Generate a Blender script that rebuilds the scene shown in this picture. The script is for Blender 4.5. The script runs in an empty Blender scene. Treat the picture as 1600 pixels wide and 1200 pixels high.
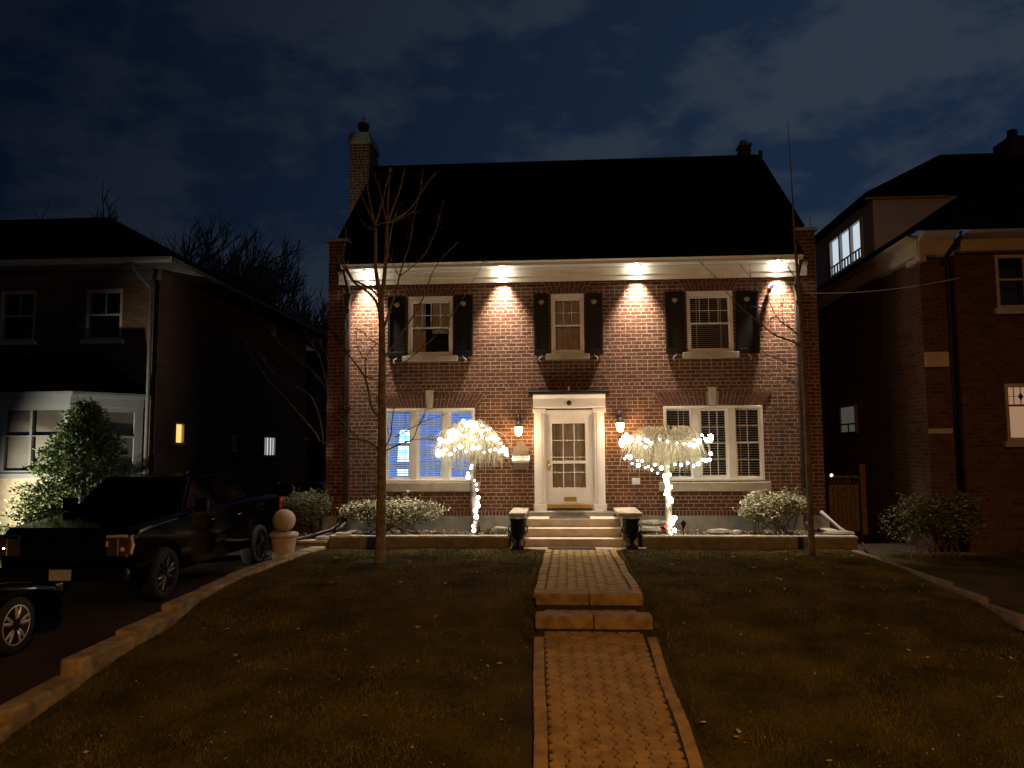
import bpy, math, random
import numpy as np
from mathutils import Vector, Matrix, Euler
R = math.radians
random.seed(7)
SC = bpy.context.scene
COL = SC.collection

# ------------------------------------------------------------------ camera
CAM = Vector((-.16, -17.0, 1.9))
PITCH, YAW, ROLL = 5.0, 3.7, -.36
ROT = Matrix.Rotation(R(YAW), 3, 'Z') @ Matrix.Rotation(R(90 + PITCH), 3, 'X') @ Matrix.Rotation(R(ROLL), 3, 'Z')
cd = bpy.data.cameras.new('camera')
cam = bpy.data.objects.new('camera', cd)
COL.objects.link(cam)
cam.matrix_world = Matrix.Translation(CAM) @ ROT.to_4x4()
cd.sensor_width = 36
cd.lens = 27.0
cd.clip_start = .05
cd.clip_end = 2000
SC.camera = cam

def at(px, py, Y):
    """point of the plane y=Y seen at photo pixel px,py (1600 wide)"""
    d = ROT @ Vector(((px - 800) / 1200, (600 - py) / 1200, -1))
    t = (Y - CAM.y) / d.y
    return CAM + d * t

# ------------------------------------------------------------------ render look
SC.view_settings.view_transform = 'Standard'
SC.view_settings.look = 'None'
SC.view_settings.exposure = 0
SC.view_settings.gamma = 1
SC.view_settings.use_curve_mapping = False
SC.render.engine = 'CYCLES'
SC.cycles.use_denoising = True
SC.cycles.use_light_tree = True
SC.cycles.sample_clamp_indirect = 3
SC.cycles.max_bounces = 6
SC.cycles.transparent_max_bounces = 12
SC.cycles.caustics_reflective = False
SC.cycles.caustics_refractive = False

# ------------------------------------------------------------------ node helpers
class NT:
    def __init__(s, tree):
        s.t = tree
        s.n = tree.nodes
        s.l = tree.links
    def new(s, kind, **kw):
        nd = s.n.new(kind)
        for k, v in kw.items():
            setattr(nd, k, v)
        return nd
    def set(s, nd, **kw):
        for k, v in kw.items():
            nd.inputs[k.replace('_', ' ')].default_value = v
    def link(s, a, b):
        s.l.new(a, b)
    def math(s, op, a, b=None, c=None, clamp=False):
        nd = s.new('ShaderNodeMath', operation=op, use_clamp=clamp)
        for i, v in enumerate((a, b, c)):
            if v is None:
                continue
            if isinstance(v, (int, float)):
                nd.inputs[i].default_value = v
            else:
                s.link(v, nd.inputs[i])
        return nd.outputs[0]
    def mix(s, fac, a, b, kind='MIX'):
        nd = s.new('ShaderNodeMix', data_type='RGBA', blend_type=kind)
        for i, v in ((0, fac), (6, a), (7, b)):
            if isinstance(v, (int, float)):
                nd.inputs[i].default_value = v
            elif isinstance(v, tuple):
                nd.inputs[i].default_value = (*v, 1)
            else:
                s.link(v, nd.inputs[i])
        return nd.outputs[2]
    def noise(s, vec, scale, detail=4, rough=.55):
        nd = s.new('ShaderNodeTexNoise')
        nd.inputs['Scale'].default_value = scale
        nd.inputs['Detail'].default_value = detail
        nd.inputs['Roughness'].default_value = rough
        if vec is not None:
            s.link(vec, nd.inputs['Vector'])
        return nd.outputs[0]
    def ramp(s, fac, lo, hi):
        nd = s.new('ShaderNodeMapRange', clamp=True)
        nd.inputs['From Min'].default_value = lo
        nd.inputs['From Max'].default_value = hi
        s.link(fac, nd.inputs['Value'])
        return nd.outputs[0]

# ------------------------------------------------------------------ night sky with thin broken cloud
W = bpy.data.worlds.new('World')
SC.world = W
W.use_nodes = True
nt = NT(W.node_tree)
bg = W.node_tree.nodes['Background']
tc = nt.new('ShaderNodeTexCoord')
mp = nt.new('ShaderNodeMapping')
mp.inputs['Scale'].default_value = (1.0, 1.0, 2.0)
mp.inputs['Location'].default_value = (.35, 1.7, .2)
nt.link(tc.outputs['Generated'], mp.inputs['Vector'])
n1 = nt.noise(mp.outputs[0], 3.6, 8, .60)
n2 = nt.noise(mp.outputs[0], 11.0, 6, .6)
cl = nt.math('ADD', nt.math('MULTIPLY', n1, .72), nt.math('MULTIPLY', n2, .28))
cloud = nt.ramp(cl, .45, .535)
sep = nt.new('ShaderNodeSeparateXYZ')
nt.link(tc.outputs['Generated'], sep.inputs[0])
# city glow: stronger to the right and towards the horizon
side = nt.ramp(nt.math('SUBTRACT', sep.outputs[0], nt.math('MULTIPLY', sep.outputs[2], .55)), -.88, .02)
c_gap = nt.mix(side, (.0010, .0022, .0080), (.0085, .0180, .0400))
c_cl = nt.mix(side, (.0024, .0040, .0088), (.0225, .0325, .0500))
skyc = nt.mix(cloud, c_gap, c_cl)
nt.link(skyc, bg.inputs[0])
bg.inputs[1].default_value = 1.15

# ------------------------------------------------------------------ materials
def base_mat(name):
    m = bpy.data.materials.new(name)
    m.use_nodes = True
    t = NT(m.node_tree)
    return m, t, m.node_tree.nodes['Principled BSDF']

def mat(name, col, rough=.6, metal=0., var=.25, vs=6., bump=0., bs=40., coat=0., spec=.5, col2=None, lo=.35, hi=.65):
    m, t, p = base_mat(name)
    g = t.new('ShaderNodeNewGeometry')
    n = t.noise(g.outputs['Position'], vs, 5)
    f = t.ramp(n, lo, hi)
    c2 = col2 or tuple(c * (1 - var) for c in col)
    t.link(t.mix(f, c2, col), p.inputs['Base Color'])
    p.inputs['Roughness'].default_value = rough
    p.inputs['Metallic'].default_value = metal
    p.inputs['Specular IOR Level'].default_value = spec
    p.inputs['Coat Weight'].default_value = coat
    if bump:
        b = t.new('ShaderNodeBump')
        b.inputs['Distance'].default_value = bump
        t.link(t.noise(g.outputs['Position'], bs, 4), b.inputs['Height'])
        t.link(b.outputs[0], p.inputs['Normal'])
    return m

def emit(name, col, strength):
    m = bpy.data.materials.new(name)
    m.use_nodes = True
    t = NT(m.node_tree)
    m.node_tree.nodes.remove(m.node_tree.nodes['Principled BSDF'])
    e = t.new('ShaderNodeEmission')
    e.inputs[0].default_value = (*col, 1)
    e.inputs[1].default_value = strength
    t.link(e.outputs[0], m.node_tree.nodes['Material Output'].inputs[0])
    return m

def brick_mat(name, c1, c2, mortar, rows=.083, width=.232, ms=.0075, bump=.017, soot=.35):
    m, t, p = base_mat(name)
    g = t.new('ShaderNodeNewGeometry')
    sp = t.new('ShaderNodeSeparateXYZ'); t.link(g.outputs['Position'], sp.inputs[0])
    sn = t.new('ShaderNodeSeparateXYZ'); t.link(g.outputs['True Normal'], sn.inputs[0])
    isx = t.math('GREATER_THAN', t.math('ABSOLUTE', sn.outputs[0]), .7)
    isz = t.math('GREATER_THAN', t.math('ABSOLUTE', sn.outputs[2]), .7)
    u = t.math('ADD', t.math('MULTIPLY', sp.outputs[1], isx), t.math('MULTIPLY', sp.outputs[0], t.math('SUBTRACT', 1, isx)))
    v = t.math('ADD', t.math('MULTIPLY', sp.outputs[1], isz), t.math('MULTIPLY', sp.outputs[2], t.math('SUBTRACT', 1, isz)))
    cv = t.new('ShaderNodeCombineXYZ')
    # slightly wandering joints
    wob = t.noise(g.outputs['Position'], 9, 2)
    t.link(t.math('ADD', u, t.math('MULTIPLY', t.math('SUBTRACT', wob, .5), .012)), cv.inputs[0])
    t.link(t.math('ADD', v, t.math('MULTIPLY', t.math('SUBTRACT', wob, .5), .007)), cv.inputs[1])
    def bt(w, off, mort):
        b = t.new('ShaderNodeTexBrick')
        b.offset = off; b.offset_frequency = 2; b.squash = .5; b.squash_frequency = 5
        b.inputs['Color1'].default_value = (*c1, 1)
        b.inputs['Color2'].default_value = (*c2, 1)
        b.inputs['Mortar'].default_value = (*mortar, 1)
        b.inputs['Scale'].default_value = 1
        b.inputs['Mortar Size'].default_value = mort
        b.inputs['Mortar Smooth'].default_value = .25
        b.inputs['Bias'].default_value = -.1
        b.inputs['Brick Width'].default_value = w
        b.inputs['Row Height'].default_value = rows
        t.link(cv.outputs[0], b.inputs['Vector'])
        return b
    b = bt(width, .5, ms)
    n = t.ramp(t.noise(g.outputs['Position'], 3, 5), .35, .7)
    n3 = t.ramp(t.noise(g.outputs['Position'], 26, 4, .7), .35, .68)
    col = t.mix(t.math('MULTIPLY', n, soot), b.outputs['Color'], tuple(c * .45 for c in c1))
    col = t.mix(t.math('MULTIPLY', n3, .35), col, tuple(min(1, c * 1.35) for c in c2))
    t.link(col, p.inputs['Base Color'])
    p.inputs['Roughness'].default_value = .9
    p.inputs['Specular IOR Level'].default_value = .25
    nb = t.noise(g.outputs['Position'], 45, 5, .7)
    nl = t.noise(g.outputs['Position'], 11, 3, .6)
    h = t.math('ADD', t.math('MULTIPLY', t.math('SUBTRACT', 1, b.outputs['Fac']), 1.0),
               t.math('ADD', t.math('MULTIPLY', nb, .55), t.math('MULTIPLY', nl, 1.1)))
    bp = t.new('ShaderNodeBump'); bp.inputs['Distance'].default_value = bump
    bp.inputs['Strength'].default_value = 1
    t.link(h, bp.inputs['Height']); t.link(bp.outputs[0], p.inputs['Normal'])
    return m

M = {}
M['brick'] = brick_mat('red brick', (.155, .064, .034), (.070, .028, .016), (.43, .325, .205), ms=.0085)
M['brick_unit'] = mat('brick unit', (.135, .058, .038), .9, var=.5, vs=14, bump=.006, bs=50, spec=.25)
M['mortar'] = mat('mortar', (.38, .29, .185), .95, bump=.003, spec=.2)
M['brick_n'] = brick_mat('neighbour brick', (.125, .056, .030), (.045, .020, .012), (.16, .11, .07))
M['brick_tan'] = brick_mat('tan brick', (.14, .07, .04), (.08, .04, .025), (.12, .09, .06))
M['cream'] = mat('cream painted trim', (.78, .74, .63), .45, var=.12, vs=3, bump=.001, bs=20)
M['white'] = mat('white painted wood', (.84, .83, .81), .4, var=.08, vs=3)
M['stone'] = mat('cut limestone', (.42, .37, .27), .8, var=.22, vs=5, bump=.003, bs=60)
M['greystone'] = mat('grey concrete', (.30, .29, .24), .85, var=.35, vs=4, bump=.004, bs=30)
M['step'] = mat('stone step', (.58, .50, .38), .75, var=.28, vs=4, bump=.002, bs=50)
M['shingle'] = mat('dark shingles', (.007, .006, .007), .95, var=.4, vs=5, bump=.01, bs=14, spec=.05)
M['black'] = mat('black paint', (.006, .006, .007), .5, var=.3, vs=12, spec=.18)
M['iron'] = mat('cast iron', (.028, .020, .022), .45, var=.4, vs=20)
M['spout'] = mat('brown downspout', (.035, .024, .018), .5, var=.3)
M['silver'] = mat('pale metal', (.62, .62, .60), .35, metal=.3, var=.1)
M['brass'] = mat('brass', (.72, .48, .10), .32, metal=.75, var=.1)
M['bark'] = mat('smooth bark', (.22, .165, .115), .9, var=.6, vs=9, bump=.012, bs=34)
M['bark2'] = mat('grey brown bark', (.15, .105, .06), .9, var=.6, vs=9, bump=.012, bs=34)
M['twig'] = mat('pale twig', (.56, .49, .32), .75, var=.35, vs=20)
M['darkbark'] = mat('dark bark', (.14, .105, .085), .9, var=.3, vs=8)
M['soil'] = mat('bed soil', (.045, .032, .022), .95, var=.6, vs=12, bump=.03, bs=18)
M['timber'] = mat('weathered wall block', (.20, .155, .11), .85, var=.4, vs=6, bump=.004, bs=40)
M['capstone'] = mat('pale coping', (.46, .40, .30), .8, var=.3, vs=6, bump=.003, bs=40)
M['kerbstone'] = mat('worn kerb stone', (.34, .26, .14), .9, var=.6, vs=4, bump=.012, bs=14)
M['ballstone'] = mat('cast stone', (.50, .40, .27), .8, var=.25, vs=9, bump=.003, bs=60)
M['rock'] = mat('rock', (.36, .33, .25), .85, var=.5, vs=9, bump=.02, bs=12)
M['coping'] = mat('worn coping', (.30, .205, .085), .9, var=.5, vs=7, bump=.006, bs=30)
M['paver'] = mat('concrete paver', (.36, .245, .085), .85, var=.42, vs=5, bump=.003, bs=70)
M['joint'] = mat('dark joint sand', (.035, .026, .018), .95, var=.4, vs=20)
M['lawn'] = mat('dormant lawn', (.080, .066, .016), .95, vs=1.4, bump=.03, bs=26, spec=.1, col2=(.030, .027, .010))
M['blade'] = mat('grass blades', (.150, .128, .030), .9, vs=1.6, spec=.1, col2=(.030, .038, .009))
M['leaf_dead'] = mat('dead leaf', (.50, .40, .26), .9, var=.5, vs=30)
M['asphalt'] = mat('driveway asphalt', (.045, .030, .024), .9, var=.35, vs=1.5, spec=.15, bump=.006, bs=120)
M['concrete'] = mat('path concrete', (.33, .29, .23), .9, var=.3, vs=3, bump=.003, bs=50)
M['green'] = mat('green leaf', (.075, .105, .035), .6, var=.5, vs=40)
M['olive'] = mat('olive leaf', (.26, .27, .10), .6, var=.4, vs=40)
M['variegated'] = mat('cream edged leaf', (.82, .78, .56), .6, var=.35, vs=50)
M['yew'] = mat('yew needles', (.11, .11, .028), .7, var=.5, vs=30)
M['spruce'] = mat('spruce needles', (.20, .27, .085), .7, var=.5, vs=20)
M['paint_black'] = mat('black car paint', (.0015, .0015, .002), .09, var=0, coat=0., spec=.22)
M['paint_blue'] = mat('dark blue car paint', (.0015, .002, .005), .08, var=0, coat=0., spec=.45)
M['tyre'] = mat('tyre rubber', (.010, .010, .010), .85, var=.3)
M['rim'] = mat('alloy rim', (.62, .56, .50), .4, metal=.5, var=.1)
M['rim_dark'] = mat('dark alloy rim', (.02, .02, .02), .35, metal=.6, var=.1)
M['chrome'] = mat('chrome', (.75, .72, .68), .12, metal=1., var=0)
M['car_glass'] = mat('tinted car glass', (.002, .002, .003), .05, var=0, spec=.2)
M['lens'] = mat('lamp lens', (.09, .075, .06), .10, var=.2, coat=.4)
M['redlens'] = mat('red lens', (.35, .01, .01), .15, var=.1, coat=.6)
M['wood'] = mat('fence boards', (.20, .13, .08), .85, var=.45, vs=10, bump=.004, bs=30)
M['blind'] = mat('window blind slats', (.70, .65, .56), .7, var=.1)
M['curtain'] = mat('curtain cloth', (.66, .56, .44), .9, var=.2)
M['room'] = mat('dark room', (.025, .02, .018), .95, var=.3)
M['room_blue'] = emit('blue lit room', (.13, .27, .70), 1.4)
M['tv'] = emit('television glow', (.30, .75, 1.0), 9)
M['room_cool'] = emit('room lit cool white', (.72, .82, .90), .80)
M['blind_painted_light'] = emit('blind with painted street light', (.9, .50, .28), .42)  # emission stands in for street light falling on the blind
M['room_yellow'] = emit('room lit yellow', (1., .62, .16), 1.25)
M['bulb'] = emit('warm white bulb', (1., .95, .83), 18)
M['redbulb'] = emit('red bulb', (1., .03, .02), 6)
M['lamp_glow'] = emit('lantern glass glow', (1., .66, .30), 30)
M['spot_glow'] = emit('soffit lamp glow', (1., .86, .66), 40)
M['green_wire'] = mat('green light wire', (.03, .06, .03), .6, var=.1)
M['plate'] = mat('licence plate', (.55, .55, .52), .5, var=.1)
M['stucco'] = mat('grey stucco', (.50, .47, .46), .9, var=.15, vs=4, bump=.002, bs=60)
M['dstucco'] = mat('blue grey stucco', (.42, .50, .52), .9, var=.15, vs=4, bump=.002, bs=60)
M['bayblind'] = mat('drawn bay blind', (.34, .29, .25), .9, var=.3, vs=2)
M['baypaint'] = mat('grey bay trim', (.23, .23, .235), .55, var=.15, vs=3)
M['darktrim'] = mat('dark grey soffit', (.10, .095, .09), .7, var=.2, vs=3)
M['cornice_n'] = mat('tan painted cornice', (.46, .36, .25), .6, var=.25, vs=2)
M['greypaint'] = mat('grey painted trim', (.36, .36, .36), .5, var=.12, vs=3)
M['tin'] = mat('tarnished tin', (.20, .165, .12), .5, metal=.2, var=.3, vs=20)
M['mat'] = mat('rubber mat', (.03, .022, .018), .9, var=.4, vs=30)

def glass_mat():
    m = bpy.data.materials.new('window glass')
    m.use_nodes = True
    t = NT(m.node_tree)
    m.node_tree.nodes.remove(m.node_tree.nodes['Principled BSDF'])
    tr = t.new('ShaderNodeBsdfTransparent'); tr.inputs[0].default_value = (.9, .92, .92, 1)
    gl = t.new('ShaderNodeBsdfGlossy'); gl.inputs['Roughness'].default_value = .03
    fr = t.new('ShaderNodeFresnel'); fr.inputs[0].default_value = 1.5
    mx = t.new('ShaderNodeMixShader')
    t.link(t.math('MULTIPLY', fr.outputs[0], .7), mx.inputs[0])
    t.link(tr.outputs[0], mx.inputs[1]); t.link(gl.outputs[0], mx.inputs[2])
    t.link(mx.outputs[0], m.node_tree.nodes['Material Output'].inputs[0])
    return m
M['glass'] = glass_mat()

# ------------------------------------------------------------------ mesh builder
class MB:
    def __init__(s):
        s.v = []; s.f = []; s.m = []
    def quad(s, a, b, c, d, mi=0):
        i = len(s.v); s.v += [a, b, c, d]; s.f.append((i, i + 1, i + 2, i + 3)); s.m.append(mi)
        return s
    def poly(s, pts, mi=0):
        i = len(s.v); s.v += list(pts); s.f.append(tuple(range(i, i + len(pts)))); s.m.append(mi)
        return s
    def box(s, x0, x1, y0, y1, z0, z1, mi=0, rz=0, c=None):
        p = [(x, y, z) for z in (z0, z1) for y in (y0, y1) for x in (x0, x1)]
        if rz:
            cx, cy = c or ((x0 + x1) / 2, (y0 + y1) / 2)
            ca, sa = math.cos(rz), math.sin(rz)
            p = [(cx + (x - cx) * ca - (y - cy) * sa, cy + (x - cx) * sa + (y - cy) * ca, z) for x, y, z in p]
        i = len(s.v); s.v += p
        for f in ((0, 2, 3, 1), (4, 5, 7, 6), (0, 1, 5, 4), (2, 6, 7, 3), (0, 4, 6, 2), (1, 3, 7, 5)):
            s.f.append(tuple(i + k for k in f)); s.m.append(mi)
        return s
    def prism(s, pts, a0, a1, axis='x', mi=0, scale0=None):
        """closed outline (two coords) swept along an axis"""
        n = len(pts)
        def mk(p, a):
            if axis == 'x': return (a, p[0], p[1])
            if axis == 'y': return (p[0], a, p[1])
            return (p[0], p[1], a)
        i = len(s.v)
        s.v += [mk(p, a0) for p in pts] + [mk(p, a1) for p in pts]
        for k in range(n):
            k2 = (k + 1) % n
            s.f.append((i + k, i + k2, i + n + k2, i + n + k)); s.m.append(mi)
        s.f.append(tuple(i + k for k in reversed(range(n)))); s.m.append(mi)
        s.f.append(tuple(i + n + k for k in range(n))); s.m.append(mi)
        return s
    def tube(s, pts, rad, n=6, mi=0, cap=True):
        pts = [Vector(p) for p in pts]
        if isinstance(rad, (int, float)): rad = [rad] * len(pts)
        i = len(s.v)
        ref = Vector((.13, .27, 1)).normalized()
        for k, p in enumerate(pts):
            d = (pts[min(k + 1, len(pts) - 1)] - pts[max(k - 1, 0)])
            if d.length < 1e-9: d = Vector((0, 0, 1))
            d.normalize()
            r = ref if abs(d.dot(ref)) < .95 else Vector((1, 0, 0))
            u = d.cross(r).normalized(); w = d.cross(u)
            for j in range(n):
                a = 2 * math.pi * j / n
                q = p + (u * math.cos(a) + w * math.sin(a)) * rad[k]
                s.v.append((q.x, q.y, q.z))
        for k in range(len(pts) - 1):
            for j in range(n):
                j2 = (j + 1) % n
                s.f.append((i + k * n + j, i + k * n + j2, i + (k + 1) * n + j2, i + (k + 1) * n + j)); s.m.append(mi)
        if cap:
            s.f.append(tuple(i + j for j in reversed(range(n)))); s.m.append(mi)
            s.f.append(tuple(i + (len(pts) - 1) * n + j for j in range(n))); s.m.append(mi)
        return s
    def lathe(s, prof, c=(0, 0, 0), n=20, axis='z', mi=0):
        """profile (r, h) turned round an axis through c"""
        i = len(s.v)
        for r, h in prof:
            for j in range(n):
                a = 2 * math.pi * j / n
                x, y = r * math.cos(a), r * math.sin(a)
                if axis == 'z': s.v.append((c[0] + x, c[1] + y, c[2] + h))
                elif axis == 'x': s.v.append((c[0] + h, c[1] + x, c[2] + y))
                else: s.v.append((c[0] + x, c[1] + h, c[2] + y))
        for k in range(len(prof) - 1):
            for j in range(n):
                j2 = (j + 1) % n
                s.f.append((i + k * n + j, i + k * n + j2, i + (k + 1) * n + j2, i + (k + 1) * n + j)); s.m.append(mi)
        if prof[0][0] > 1e-6:
            s.f.append(tuple(i + j for j in reversed(range(n)))); s.m.append(mi)
        if prof[-1][0] > 1e-6:
            s.f.append(tuple(i + (len(prof) - 1) * n + j for j in range(n))); s.m.append(mi)
        return s
    def ball(s, c, r, n=10, m=6, mi=0, sz=1.):
        return s.lathe([(max(1e-7, r * math.sin(math.pi * k / m)), -r * sz * math.cos(math.pi * k / m)) for k in range(m + 1)], c, n, 'z', mi)
    def build(s, name, mats, parent=None, smooth=False, bevel=0., world=True, seg=2):
        me = bpy.data.meshes.new(name)
        o = bpy.data.objects.new(name, me)
        COL.objects.link(o)
        off = Vector((0, 0, 0))
        if parent is not None:
            o.parent = parent
            if world:
                p = parent
                while p is not None:
                    off = off + Vector(p.location); p = p.parent
        v = np.array(s.v, dtype=np.float32)
        if len(v): v -= np.array(off, dtype=np.float32)
        me.from_pydata(v.tolist(), [], s.f)
        if not isinstance(mats, (list, tuple)): mats = [mats]
        for m in mats: me.materials.append(m)
        if len(mats) > 1:
            me.polygons.foreach_set('material_index', s.m)
        if smooth:
            me.polygons.foreach_set('use_smooth', [True] * len(me.polygons))
        me.update()
        if bevel:
            b = o.modifiers.new('bevel', 'BEVEL'); b.width = bevel; b.segments = seg; b.limit_method = 'ANGLE'
            b.harden_normals = False
        return o

def tag(o, label=None, cat=None, group=None, kind=None):
    if label: o['label'] = label
    if cat: o['category'] = cat
    if group: o['group'] = group
    if kind: o['kind'] = kind
    return o

def thing(name, loc, label, cat, group=None, rz=0.):
    o = bpy.data.objects.new(name, None)
    COL.objects.link(o)
    o.location = loc
    o.rotation_euler = (0, 0, rz)
    o.empty_display_size = .2
    return tag(o, label, cat, group)

def struct(o, label=None):
    return tag(o, label, None, None, 'structure')

def copy_tree(o, parent=None):
    kids = [c for c in bpy.data.objects if c.parent == o]
    c = o.copy()
    COL.objects.link(c)
    c.parent = parent
    for k in kids: copy_tree(k, c)
    return c

def light(name, kind, loc, energy, col, parent=None, size=.05, **kw):
    l = bpy.data.lights.new(name, kind)
    l.energy = energy
    l.color = col
    l.shadow_soft_size = size
    for k, v in kw.items(): setattr(l, k, v)
    o = bpy.data.objects.new(name, l)
    COL.objects.link(o)
    if parent is not None:
        o.parent = parent
        off = Vector((0, 0, 0)); p = parent
        while p is not None:
            off = off + Vector(p.location); p = p.parent
        o.location = Vector(loc) - off
    else:
        o.location = loc
    return o

# ------------------------------------------------------------------ street lamp that lights the front yards
SL = Vector((2.2, -20.6, 7.6))
sl = thing('street_lamp', (SL.x, SL.y - 1.2, -1.15), 'tall street lamp behind the camera, lighting the front lawns orange', 'street lamp')
b = MB(); b.tube([(SL.x, SL.y - 1.2, -1.15), (SL.x, SL.y - 1.2, 7.3)], [.11, .07], 10).build('pole', M['iron'], sl, True)
b = MB(); b.tube([(SL.x, SL.y - 1.2, 7.2), (SL.x, SL.y - 1.0, 7.65), (SL.x, SL.y - .3, 7.82)], .04, 8).build('arm', M['iron'], sl, True)
b = MB(); b.box(SL.x - .16, SL.x + .16, SL.y - .4, SL.y + .4, 7.72, 7.85).build('lamp_head', M['silver'], sl, bevel=.04)
light('lamp_light', 'SPOT', SL, 3700, (1., .43, .07), sl, .10, spot_size=R(146), spot_blend=1.).rotation_euler = (R(33), 0, 0)

# ------------------------------------------------------------------ ground
YS = [-300, -16, -14, -12, -10.5, -9, -7.3, -6.5, -5, 300]
ZS = [-1.12, -1.1, -.95, -.80, -.66, -.47, -.27, -.10, 0, 0]
DY = [-300, -16, -12, -10, -8.3, -6, 0, 300]
DZ = [-1.14, -1.12, -.88, -.64, -.44, -.36, -.30, -.30]
def prof(y): return float(np.interp(y, YS, ZS))
def dprof(y): return float(np.interp(y, DY, DZ))
PX = [(-2.0, -.50, .82), (-6.6, -.56, .86), (-7.3, -.54, .90), (-10.3, -.43, .93), (-13, -.34, .97), (-16, -.3, 1.0)]
def pathx(y):
    ys = [p[0] for p in PX][::-1]
    return (float(np.interp(y, ys, [p[1] for p in PX][::-1])), float(np.interp(y, ys, [p[2] for p in PX][::-1])))
def pathz(y):
    if y > -6.6: return 0.012
    if y > -7.3: return -.15
    return float(np.interp(y, [-300, -16, -13, -10.3, -7.3], [-1.08, -1.06, -.90, -.62, -.30]))

def grid_sheet(name, xs, ys, zf, m, smooth=True):
    b = MB()
    nx = len(xs)
    for y in ys:
        for x in xs: b.v.append((x, y, zf(x, y)))
    for j in range(len(ys) - 1):
        for i in range(nx - 1):
            b.f.append((j * nx + i, j * nx + i + 1, (j + 1) * nx + i + 1, (j + 1) * nx + i)); b.m.append(0)
    return b.build(name, m, None, smooth)

rnd = np.random.RandomState(3)
def bumpy(x, y):
    return .018 * math.sin(x * 1.7 + 1.3 * math.sin(y * .9)) + .014 * math.sin(y * 2.3 + x * .8) + .006 * math.sin(x * 5.1 + y * 4.3)
def lawnz(x, y):
    z = prof(y) + bumpy(x, y) - .01
    a, c = pathx(y)
    if a - .12 < x < c + .10:
        z = min(z, pathz(y) - .10) if -7.45 < y < -6.5 else pathz(y) - .075
    elif y < -6 and (a - .9 < x < c + .9):
        d = min(abs(x - a), abs(x - c)) / .9
        zz = float(np.interp(y, [-16, -13, -10.3, -8.2, -7.3, -6.7, -6.0], [-1.08, -.91, -.64, -.44, -.30, -.14, 0]))
        z = (1 - d) * (zz - .0) + d * z
    if y > -2.0: z = min(z, -.01)
    return z
xs = list(np.arange(-5.20, 5.21, .1)); ys = list(np.arange(-16.0, -1.49, .1))
lawn = struct(grid_sheet('front_lawn', xs, ys, lawnz, M['lawn']))
def far_ground(x, y):
    return -1.3 if y < -17 else (-.42 if y > -1 else max(-1.25, min(-.42, prof(y) - .45)))
gx = [-400, -120, -60, -30, -20] + list(np.arange(-14, 14.1, 2)) + [20, 30, 60, 120, 400]
gy = [-400, -100, -40, -22, -18, -16, -14, -12, -10, -8, -6, -4, -2, 0, 10, 20, 40, 80, 150, 400]
struct(grid_sheet('ground', gx, gy, far_ground, M['lawn']))
struct(grid_sheet('driveway', [-9.0, -8, -7, -6, -5.45], list(np.arange(-16, 14.1, .5)), lambda x, y: dprof(y), M['asphalt']))
b = MB(); b.box(-60, 60, -19.2, -16.0, -1.4, -1.09).build('sidewalk', M['concrete']); struct(bpy.data.objects['sidewalk'])
b = MB(); b.box(-80, 80, -30, -20.2, -1.45, -1.24).build('road', M['asphalt']); struct(bpy.data.objects['road'])
struct(grid_sheet('neighbour_lawn', list(np.arange(5.36, 22, .3)), list(np.arange(-16, -1.2, .3)), lambda x, y: prof(y) - .07 + bumpy(x, y) - (x - 5.3) * .012, M['lawn']))
struct(grid_sheet('neighbour_lawn', list(np.arange(-22, -8.9, .4)), list(np.arange(-16, -.2, .4)), lambda x, y: prof(y) - .22 + bumpy(x, y), M['lawn']))
b = MB(); b.box(5.4, 7.2, -1.3, 14, -.3, -.12).build('side_path', M['asphalt']); struct(bpy.data.objects['side_path'])
b = MB()
for k in range(6):
    y1 = -1.95 - k * .9
    w = .13 - .006 * k
    b.prism([(5.22, y1), (5.22 + w, y1), (5.22 + w + .02, y1 - .88), (5.23, y1 - .88)], prof(y1) - .15, prof(y1) + .004, 'z')
b.build('lawn_edging', M['timber']); struct(bpy.data.objects['lawn_edging'])

# grass blades on the lawn
def grass(name, n, x0, x1, y0, y1, zf, mask):
    rs = np.random.RandomState(11)
    # denser near the camera
    t = rs.rand(n) ** 1.35
    y = y0 + (y1 - y0) * t
    x = x0 + (x1 - x0) * rs.rand(n)
    keep = [mask(a, c) for a, c in zip(x, y)]
    x = x[keep]; y = y[keep]
    n = len(x)
    z = np.array([zf(a, c) for a, c in zip(x, y)])
    clump = .5 + .5 * np.sin(x * 6.1 + 2 * np.sin(y * 3.3)) * np.sin(y * 5.7 + x)
    h = .018 + .026 * rs.rand(n) * (0.5 + clump)
    a = rs.rand(n) * 2 * np.pi
    w = .0035 + .003 * rs.rand(n)
    lx = (rs.rand(n) - .5) * .045; ly = (rs.rand(n) - .5) * .045
    v = np.zeros((n, 3, 3), dtype=np.float32)
    v[:, 0] = np.stack([x - w * np.cos(a), y - w * np.sin(a), z - .004], 1)
    v[:, 1] = np.stack([x + w * np.cos(a), y + w * np.sin(a), z - .004], 1)
    v[:, 2] = np.stack([x + lx, y + ly, z + h], 1)
    me = bpy.data.meshes.new(name)
    me.vertices.add(n * 3); me.loops.add(n * 3); me.polygons.add(n)
    me.vertices.foreach_set('co', v.ravel())
    me.loops.foreach_set('vertex_index', np.arange(n * 3))
    me.polygons.foreach_set('loop_start', np.arange(0, n * 3, 3))
    me.materials.append(M['blade'])
    me.update(); me.validate()
    o = bpy.data.objects.new(name, me); COL.objects.link(o)
    return tag(o, 'short winter grass covering the front lawn', 'grass', kind='stuff')
def lawnmask(x, y):
    a, c = pathx(y)
    if y > -7.4: a -= .04; c += .04
    else: a -= .16 + .05 * math.sin(y * 5); c += .10 + .05 * math.sin(y * 4)
    if a < x < c: return False
    if (x + 3.31) ** 2 / .30 + (y + 3.8) ** 2 / .30 < 1: return False
    return True
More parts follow.
